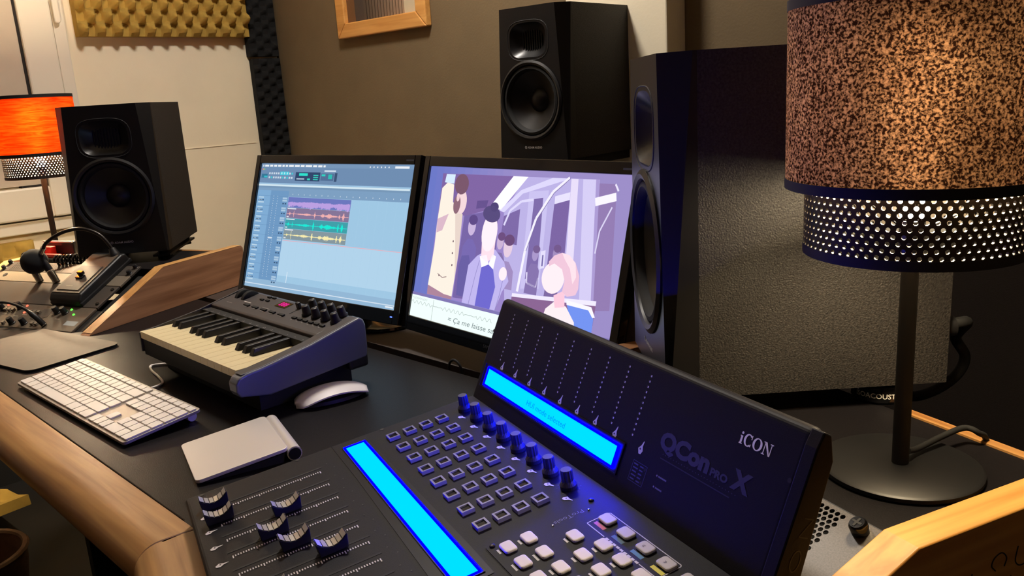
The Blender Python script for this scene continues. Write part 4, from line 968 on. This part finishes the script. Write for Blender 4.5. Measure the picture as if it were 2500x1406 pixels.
for k in range(4):
    for x, y in ((.276 + .0283 * k, .190), (.264 + .0283 * k, .2105)):
        o = obj('knob', kme, None, t, mp(x, y), PR)
        obj('pointer', MB().box(-.0006, .0006, .002, .0056, .0166, .0169), 'paper', o)
def mbut(x, y, w, h, m='black_m', hh=.0025): return obj('button', MB().box(-w / 2, w / 2, -h / 2, h / 2, 0, hh), m, t, mp(x, y), PR, bevel=.0008)
for k in range(5): mbut(.106 + .030 * k, .170, .018, .0055)
for x, y in ((.119, .2085), (.134, .2095), (.113, .1965), (.131, .1975)): mbut(x, y, .011, .0045)
for k in range(6): mbut(.265 + .0168 * k, .172, .012, .0055)
obj('slider_slot', MB().box(-.0007, .0007, -.012, .014, 0, .0003), 'black_m', t, mp(.236, .191), PR)
obj('slider_cap', MB().box(-.0045, .0045, -.003, .003, 0, .011), 'black', t, mp(.2325, .201), PR, bevel=.001)
obj('display_window', MB().box(-.017, .017, -.010, .009, 0, .0006), 'black_g', t, mp(.186, .199), PR)
p = Paint()
for c in range(3):
    x0 = -.011 + .008 * c
    for a, b, c_, d in ((0, 0, .005, .0012), (0, .0050, .005, .0062), (0, .0100, .005, .0112), (0, 0, .0012, .0112), (.0038, 0, .005, .0112)): p.rect(x0 + a, -.0055 + b, x0 + c_, -.0055 + d, (1, .1, .5), 1)
obj('digits', p, 'led_pink', t, mp(.186, .199, .0008), PR, label='glowing pink digits')
for x in (.042, .066):
    wm = MB().lathe([(.0175, -.0055), (.0190, -.0045), (.0190, .0045), (.0175, .0055)], 28, Matrix.Rotation(rad(90), 4, 'Y'))
    obj('pitch_wheel', wm, 'rubber', t, (x, .199, .0925), smooth=True)
p = Paint()
for k in range(15):
    if k < 11: p.rect(kx0 + WK * k + .008, .0, kx0 + WK * k + .015, .0007, px(170, 165, 160), 1)
    p.rect(kx0 + WK * k + .010, .0026, kx0 + WK * k + .0125, .0033, px(170, 165, 160), 1)
obj('key_legend', p, 'print', t, (0, .1302, .0861), (0, 0, 0))
p = Paint()
for k in range(5): p.rect(.100 + .030 * k, -.0063, .112 + .030 * k, -.0056, px(190, 185, 180), 1)
for k in range(6): p.rect(.262 + .0168 * k, -.0066, .267 + .0168 * k, -.0060, px(190, 185, 180), 1)
p.rect(.080, .006, .104, .008, px(200, 196, 190), 1); p.rect(.150, .0040, .175, .0046, px(190, 185, 180), 1); p.rect(.04, -.008, .06, -.0074, px(180, 175, 170), 1)
obj('panel_legend', p, 'print', t, mp(0, .172, .0003), PR)

# ================================================================== MIXING CONTROLLER
QA = rad(6.7); QW = .514
Q = thing('control_surface', 'black mixing controller with motor faders and two glowing blue displays', 'mixing controller', (-.84, .32, 0), rad(-18.4))
PL, PRt = (0, 0, .030), (QA, 0, 0)                     # plate frame
FL_, FRt = (0, .345, .0705), (rad(66), 0, 0)           # bridge face frame
def w_(v): return v / math.cos(QA)
obj('body', MB().box(0, QW, 0, w_(.372), -.026, 0), 'q_body', Q, PL, PRt, bevel=.004, seg=3)
obj('front_foot', MB().box(.02, QW - .02, .012, .03, .0004, .0060), 'rubber', Q)
# bridge
obj('meter_bridge', MB().box(.0, QW - .0125, -.006, .129, -.0150, 0), 'q_body', Q, FL_, FRt, bevel=.007, seg=6)
cheek = [(-.020, .008), (.116, .008), (.129, .006), (.128, -.002), (.110, -.0125), (.024, -.019), (-.03, -.022)]
ck = MB(); n = len(cheek)
ck.add([(QW - .012, y, z) for y, z in cheek] + [(QW, y, z) for y, z in cheek], [tuple(range(n)), tuple(reversed(range(n, 2 * n)))] + [(i, n + i, n + (i + 1) % n, (i + 1) % n) for i in range(n)])
obj('end_cheek', ck, 'q_body', Q, FL_, FRt, bevel=.0012)
# engraved letters on the cheek (outer side)
p = Paint()
for st in ([(.000, -.016), (.000, -.012)], [(.012 + .007 * math.cos(a), -.014 + .006 * math.sin(a)) for a in [rad(40 + 280 * i / 12) for i in range(13)]], [(.034 + .008 * math.cos(a), -.014 + .006 * math.sin(a)) for a in [2 * PI * i / 14 for i in range(15)]], [(.052, -.020), (.052, -.008), (.066, -.020), (.066, -.008)]):
    p.line([(a_ , b_ * .8 + .004) for a_, b_ in st], .0010, px(14, 13, 13), 1)
co = obj('cheek_lettering', p, 'print', Q)
Mx = Matrix.Translation(FL_) @ Matrix.Rotation(rad(66), 4, 'X') @ Matrix(((0, 0, 1, QW + .0002), (1, 0, 0, 0), (0, 1, 0, 0), (0, 0, 0, 1)))
co.matrix_basis = Mx
# LCD in bridge
fr = MB()
for a in ((.013, .309, .046, .0475), (.013, .309, .0165, .018), (.013, .0145, .018, .046), (.3075, .309, .018, .046)): fr.box(a[0], a[1], a[2], a[3], 0, .0012)
obj('display_bezel', fr, 'q_gloss', Q, FL_, FRt)
obj('display_window', MB().box(.0147, .3073, .0182, .0458, .0001, .0003), 'q_gloss', Q, FL_, FRt)
d1_ = obj('display', MB().box(.0245, .2995, .0222, .0412, .0004, .0006), 'lcd', Q, FL_, FRt, label='glowing blue display strip on the upright bridge')
obj('glow_rim', MB().box(.0218, .0243, .0200, .0434, .00032, .0016).box(.2997, .3022, .0200, .0434, .00032, .0016).box(.0243, .2997, .0200, .0220, .00032, .0016).box(.0243, .2997, .0414, .0434, .00032, .0016), 'bloom_rim', Q, FL_, FRt, label='deep blue rim around the display, added for glow and bloom')  # raised rim made to glow, spreads blue over the bridge like bloom
p = Paint(); p.text('HUI mode selected', .128, .0275, .0085, (.0, .28, .75), 1, width=.082)
obj('display_text', p, attr_emis('lcd_text', 1.0), d1_, (0, 0, .0007))
# window + LCD on the plate
win_ = [(.004, .163), (.010, .2025), (.296, .2065), (.345, .2060), (.348, .160), (.10, .1635)]
obj('display_window', MB().prism([(u, w_(v)) for u, v in win_], .0002, .0005), 'q_gloss', Q, PL, PRt)
fr = MB()
for a in ((.0195, .340, .1995, .2005), (.0195, .340, .1712, .1722), (.0195, .0205, .1722, .1995), (.339, .340, .1722, .1995)): fr.box(a[0], a[1], w_(a[2]), w_(a[3]), .0006, .0016)
obj('display_bezel', fr, 'q_gloss', Q, PL, PRt)
obj('display', MB().box(.0232, .3355, w_(.1750), w_(.1962), .0007, .0009), 'lcd', Q, PL, PRt, label='glowing blue display strip between faders and buttons')
obj('glow_rim', MB().box(.0208, .0230, w_(.1728), w_(.1984), .00055, .0018).box(.3357, .3380, w_(.1728), w_(.1984), .00055, .0018).box(.0230, .3357, w_(.1728), w_(.1748), .00055, .0018).box(.0230, .3357, w_(.1964), w_(.1984), .00055, .0018), 'bloom_rim', Q, PL, PRt, label='deep blue rim around the display, added for glow and bloom')  # same added glow around the plate display
# faders
tk = Paint()
WH = px(214, 210, 214)
def flag(p, x, y, s_, rot=0.0, col=WH, layer=1, hole=True):
    c, n_ = math.cos(rot), math.sin(rot)
    P = lambda a, b: (x + (a * c - b * n_) * s_, y + (a * n_ + b * c) * s_)
    p.poly([P(-.0045, 0), P(-.001, .0032), P(.003, .0012), P(.0075, .0006), P(.0075, -.0002), P(.003, -.001), P(.000, -.0034), P(-.0036, -.0026)], col, layer)
    if hole: p.ell(x - .0005 * s_, y, .0011 * s_, .0009 * s_, px(60, 56, 66), layer + 1, 8)
fpos = [.0265, .0265, .0875, .067, .080, .106, .045, .060, .075]
capb = MB(); n = 14; LW, LH = .0135, .0115
prof = [(-LH * 1.15, .0008), (-LH * 1.25, .0145)]
for i in range(n + 1):
    s_ = -1 + 2 * i / n; prof.append((s_ * LH * 1.2, .0075 + .007 * s_ * s_))
prof += [(LH * 1.25, .0145), (LH * 1.15, .0008)]
prof = prof[:2] + prof[3:-3] + prof[-2:]
capb.prism([(a, b) for a, b in reversed(prof)], -.0065, .0065, axis=0)
capm = mesh_of('fader_cap', capb, 'q_cap')
gr = MB()
for i in range(6):
    s0, s1 = -1 + 2 * i / 6 + .03, -1 + 2 * (i + 1) / 6 - .03
    z = lambda s_: .0082 + .007 * s_ * s_
    gr.add([(-.0062, s0 * LH * 1.18, z(s0)), (.0062, s0 * LH * 1.18, z(s0)), (.0062, s1 * LH * 1.18, z(s1)), (-.0062, s1 * LH * 1.18, z(s1))], [(0, 1, 2, 3)])
grm = mesh_of('silver_grip', gr, 'q_silver')
slm = mesh_of('fader_slot', MB().box(-.0013, .0013, w_(.022), w_(.140), .0001, .0003), 'black_m')
for k in range(9):
    u = .0455 + .0342 * k
    obj('fader_slot', slm, None, Q, (u, 0, .030), PRt)
    v = Matrix.Rotation(QA, 3, 'X') @ Vector((u, w_(fpos[k]), .0006))
    o = obj('fader_cap', capm, None, Q, (v.x, v.y, v.z + .030), PRt, bevel=.0006)
    obj('silver_grip', grm, None, o, label='ribbed silver grip')
    sc_ = Paint()
    for i in range(46):
        y = w_(.026 + .110 * i / 45); L_ = .0052 if i % 9 == 0 else .0029
        sc_.rect(u + .0086, y - .00055, u + .0086 + L_, y + .00055, WH, 1)
    so_ = obj('fader_scale', sc_, 'print', Q, (0, 0, .0304), PRt); so_['kind'] = 'stuff'
    fp_ = Paint(); flag(fp_, u + .0165, w_(.0135), 1.0, rad(90) - rad(0)); obj('channel_flag', fp_, 'print', Q, (0, 0, .0304), PRt)
    tk.ell(u - .004, w_(.147), .0008, .0008, px(20, 20, 24), 1, 8); tk.ell(u + .010, w_(.152), .0008, .0008, px(20, 20, 24), 1, 8)
for v_, u_ in ((.0178, .0065), (.1224, .0065), (.2243, .0065), (.325, .0065)): tk.ell(u_, w_(v_), .0022, .0022, px(16, 16, 18), 1, 12)
# knob legends
for k in range(8):
    u = .0350 + .0343 * k; fp_ = Paint(); flag(fp_, u + .0155, w_(.3085), .95, rad(20)); obj('channel_flag', fp_, 'print', Q, (0, 0, .0304), PRt)
    for j in range(11):
        a = rad(-60 + 300 * j / 10); tk.ell(u + .0115 * math.cos(a), w_(.3205) + .0115 * math.sin(a), .0006, .0006, px(14, 14, 18), 1, 6)
lg = obj('small_print', tk, 'print', Q, (0, 0, .0304), PRt); lg['kind'] = 'stuff'
# square buttons
brm = MB(); a, b = .0066, .0046
for q in ((-a, a, -a, -b), (-a, a, b, a), (-a, -b, -b, b), (b, a, -b, b)): brm.box(q[0], q[1], q[2], q[3], 0, .0040)
brm = mesh_of('button', brm, 'q_ring'); lnm = mesh_of('lens', MB().box(-b + .0001, b - .0001, -b + .0001, b - .0001, .0003, .0024).box(.001, .0024, -.0034, -.002, .0024, .0027), 'q_lens')
def onplate(u, v, h=0.0002):
    q = Matrix.Rotation(QA, 3, 'X') @ Vector((u, w_(v), h)); return (q.x, q.y, q.z + .030)
for k in range(8):
    for j in range(4):
        o = obj('square_button', brm, None, Q, onplate(.0395 + .0339 * k, .2272 + .0204 * j), PRt); obj('lens', lnm, None, o)
# rotary encoders
N = 24; kv = []
for r, h, fl in ((.0082, 0, 0), (.0084, .004, 0), (.0068, .0065, 0), (.0060, .008, 1), (.0058, .0185, 1), (.0052, .0195, 0)):
    for i in range(N):
        rr = r - (.0006 if fl and i % 2 else 0); kv.append((rr * math.cos(2 * PI * i / N), rr * math.sin(2 * PI * i / N), h))
kf = [(k * N + i, k * N + (i + 1) % N, (k + 1) * N + (i + 1) % N, (k + 1) * N + i) for k in range(5) for i in range(N)] + [tuple(range(5 * N, 6 * N))]
kme2 = mesh_of('encoder_knob', MB().add(kv, kf), 'q_knob')
for k in range(8): obj('encoder_knob', kme2, None, Q, onplate(.0350 + .0343 * k, .3205), PRt)
# software overlay panel with white buttons
ov = rrect(.196, .1135, .006, 5, .3065, w_(.2150))
obj('overlay_groove', MB().prism(rrect(.1976, .1151, .0065, 5, .3057, w_(.2150) - .0008), .0001, .0003), 'black_m', Q, PL, PRt)
obj('overlay_panel', MB().prism(ov, .0004, .0012), 'q_body', Q, PL, PRt)
wb = mesh_of('white_button', MB().prism(rrect(.0165, .0118, .003, 4, -.00825, -.0059), 0, .0030), 'q_white')
lab = Paint(); ob_ = [(.325 + .027 * i, v) for i in range(7) for v in (.2298, .2500)] + [(.3496, .2815)] + [(.377 + .0265 * i, v) for i in range(5) for v in (.2724, .2924)] + [(.3482 + .0275 * i, .3160) for i in range(6)]
for u, v in ob_:
    if u > .495: continue
    obj('white_button', wb, None, Q, onplate(u, v, .0013), PRt, bevel=.0012)
    if v < .31:
        lab.rect(u - .0050, w_(v) - .0094, u + .0050 - (.003 if (int(u * 1000) % 2) else 0), w_(v) - .0074, px(206, 202, 206), 1)
for u, c in ((.3495, (205, 92, 140)), (.3765, (40, 92, 120)), (.4035, (60, 130, 190)), (.4305, (232, 220, 40))): lab.rect(u - .0075, w_(.3050), u + .0075, w_(.3088), px(*c), 1)
fr_ = [(.3385, .3010), (.3385, .3230), (.340, .3245), (.4375, .3245), (.4390, .3230), (.4390, .3010)]
lab.line([(u, w_(v)) for u, v in [(.3655, .3005)] + [(.340, .3005)] + fr_[:1] + fr_[1:] + [(.4375, .3005), (.415, .3005)]], .0009, px(206, 202, 206), 1)
for i in range(9): lab.rect(.3680 + .0052 * i, w_(.3005) - .0011, .3722 + .0052 * i, w_(.3005) + .0011, px(206, 202, 206), 1)
lab.text('ProTools', .3170, w_(.3085), .0075, px(96, 94, 116), 1, rot=rad(-90), width=.030)
lab.text('«', .4005, w_(.3140), .006, px(60, 58, 62), 52); lab.text('»', .4285, w_(.3140), .006, px(60, 58, 62), 52)
obj('overlay_legend', lab, 'print', Q, onplate(0, 0, .0013), PRt)
for u, v in ((.3125, .2205), (.3105, .3232), (.4965, .2205), (.4965, .3232)):
    q = obj('overlay_screw', MB().lathe([(.0026, 0), (.0026, .0012), (.0018, .0018), (0, .0018)], 16), 'metal_dark', Q, onplate(u, v, .0013), PRt, smooth=True)
for u, v in ((.3220, .3130), (.3215, .2760)): obj('indicator', MB().lathe([(.0013, 0), (.0009, .0010), (0, .0012)], 10), 'chrome', Q, onplate(u, v, .0013), PRt, smooth=True)
# bridge face print
BL_ = (0, .3448, .0706)
bp_ = Paint()
for k in range(9):
    u = .0428 + .0339 * k
    ml_ = Paint()
    for i in range(12):
        t_ = .0578 + .0566 * i / 11
        ml_.ell(u - .0014, t_, .0013, .0013, px(8, 8, 10), 1, 8); ml_.rect(u - .0008, t_ - .0009, u + .0008, t_ + .0009, px(206, 204, 216), 2)
    mo_ = obj('meter_lights', ml_, 'print', Q, BL_, FRt); mo_['kind'] = 'stuff'
    fp_ = Paint(); flag(fp_, .0518 + .0339 * k if k < 8 else .3304, .0500, 1.05, rad(75)); obj('channel_flag', fp_, 'print', Q, BL_, FRt)
bp_.text('QCon', .3515, .0605, .0205, px(50, 49, 82), 1, bold=.0011, width=.064)
bp_.text('PRO', .4180, .0605, .0085, px(50, 49, 82), 1, bold=.0004, width=.020)
bp_.text('X', .4415, .0605, .0205, px(50, 49, 82), 1, bold=.0011, width=.0205)
for i in range(26): bp_.ell(.360 + .0036 * i, .0560, .0004, .0004, px(70, 70, 96), 1, 6)
bp_.rect(.358, .0515, .445, .0525, px(34, 34, 54), 1)
obj('model_mark', bp_, 'print', Q, BL_, FRt, label='large blue-grey model lettering')['kind'] = 'stuff'
bp_ = Paint()
# serif wordmark i C O N
SW_ = px(255, 253, 248); x0, y0, hh = .4366, .0945, .0098
bp_.rect(x0 + .0006, y0, x0 + .0026, y0 + .0066, SW_, 1); bp_.rect(x0, y0, x0 + .0034, y0 + .0008, SW_, 2); bp_.rect(x0, y0 + .0058, x0 + .0016, y0 + .0066, SW_, 2); bp_.ell(x0 + .0015, y0 + .0088, .0011, .0011, SW_, 1, 12)
def ringpoly(cx, cy, rx, ry, tx, ty, a0=0, a1=360, n=24):
    for i in range(n):
        a, b = rad(a0 + (a1 - a0) * i / n), rad(a0 + (a1 - a0) * (i + 1) / n)
        bp_.poly([(cx + rx * math.cos(a), cy + ry * math.sin(a)), (cx + rx * math.cos(b), cy + ry * math.sin(b)), (cx + (rx - tx) * math.cos(b), cy + (ry - ty) * math.sin(b)), (cx + (rx - tx) * math.cos(a), cy + (ry - ty) * math.sin(a))], SW_, 1)
ringpoly(x0 + .0088, y0 + hh / 2, .0046, .0050, .0021, .0009, 45, 315); bp_.rect(x0 + .0116, y0 + .0062, x0 + .0124, y0 + .0096, SW_, 2); bp_.rect(x0 + .0116, y0 + .0004, x0 + .0124, y0 + .0026, SW_, 2)
ringpoly(x0 + .0186, y0 + hh / 2, .0050, .0050, .0022, .0008)
nx = x0 + .0248
bp_.rect(nx + .0006, y0, nx + .0014, y0 + hh, SW_, 1); bp_.rect(nx + .0072, y0, nx + .0080, y0 + hh, SW_, 1); bp_.poly([(nx + .0002, y0 + hh), (nx + .0026, y0 + hh), (nx + .0080, y0), (nx + .0066, y0)], SW_, 2)
bp_.rect(nx - .0006, y0, nx + .0026, y0 + .0007, SW_, 2); bp_.rect(nx - .0006, y0 + hh - .0007, nx + .0020, y0 + hh, SW_, 2); bp_.rect(nx + .0060, y0 + hh - .0007, nx + .0092, y0 + hh, SW_, 2)
obj('wordmark', bp_, 'print', Q, BL_, FRt, label='white serif lettering')['kind'] = 'stuff'
bp_ = Paint()
bc = px(74, 74, 130)
bp_.line([(.3262, .0385), (.3262, .0200), (.3465, .0200), (.3465, .0385), (.3262, .0385)], .0004, bc, 1)
for i in range(5):
    bp_.rect(.3280, .0218 + .0034 * i, .3340 + .001 * (i % 2), .0230 + .0034 * i, bc, 1); bp_.rect(.3370, .0218 + .0034 * i, .3420, .0230 + .0034 * i, bc, 1)
bp_.ell(.3442, .0355, .0016, .0016, px(8, 8, 12), 2, 10); bp_.ell(.3442, .0230, .0016, .0016, px(8, 8, 12), 2, 10)
for (a, b, L_) in ((.3610, .0368, .011), (.3612, .0268, .009)): bp_.ell(a, b, .0009, .0009, px(150, 146, 180), 1, 8); bp_.rect(a + .0020, b - .0008, a + .0020 + L_, b + .0006, px(110, 108, 140), 1)
bp_.ell(.4936, .0858, .0020, .0020, px(12, 12, 14), 1, 12); bp_.ell(.0052, .086, .0018, .0018, px(12, 12, 14), 1, 12)
obj('bridge_legend', bp_, 'print', Q, BL_, FRt)['kind'] = 'stuff'

# ================================================================== BASKET UNDER THE DESK
bk = rk((0, 0), 0, -2.27, .375); 
t = thing('basket', 'round tan basket with brown leather things on the floor under the desk', 'basket', (-2.315, .335, ZF))
obj('wall', MB().lathe([(.10, 0), (.115, .02), (.125, .08), (.128, .125), (.120, .125), (.116, .08), (.105, .022), (0, .018)], 32), 'tan', t, smooth=True)
obj('rim', MB().ring([(.130, .120), (.134, .126), (.130, .132), (.120, .132), (.117, .126), (.120, .120)], 32), 'tan', t, smooth=True)
t = thing('leather_pouch', 'brown leather pouch folded inside the tan basket', 'pouch', (-2.315, .335, ZF + .02))
obj('flap', MB().prism([(-.07, .0), (.075, .0), (.085, .10), (.02, .135), (-.06, .11)], -.02, .03, axis=1), 'leather', t, bevel=.012, seg=3)
obj('strap', MB().tube(smooth_path([(-.08, .0, .10), (-.02, .03, .15), (.06, .02, .17), (.10, .03, .16)], 6), .007), 'leather', t, smooth=True)
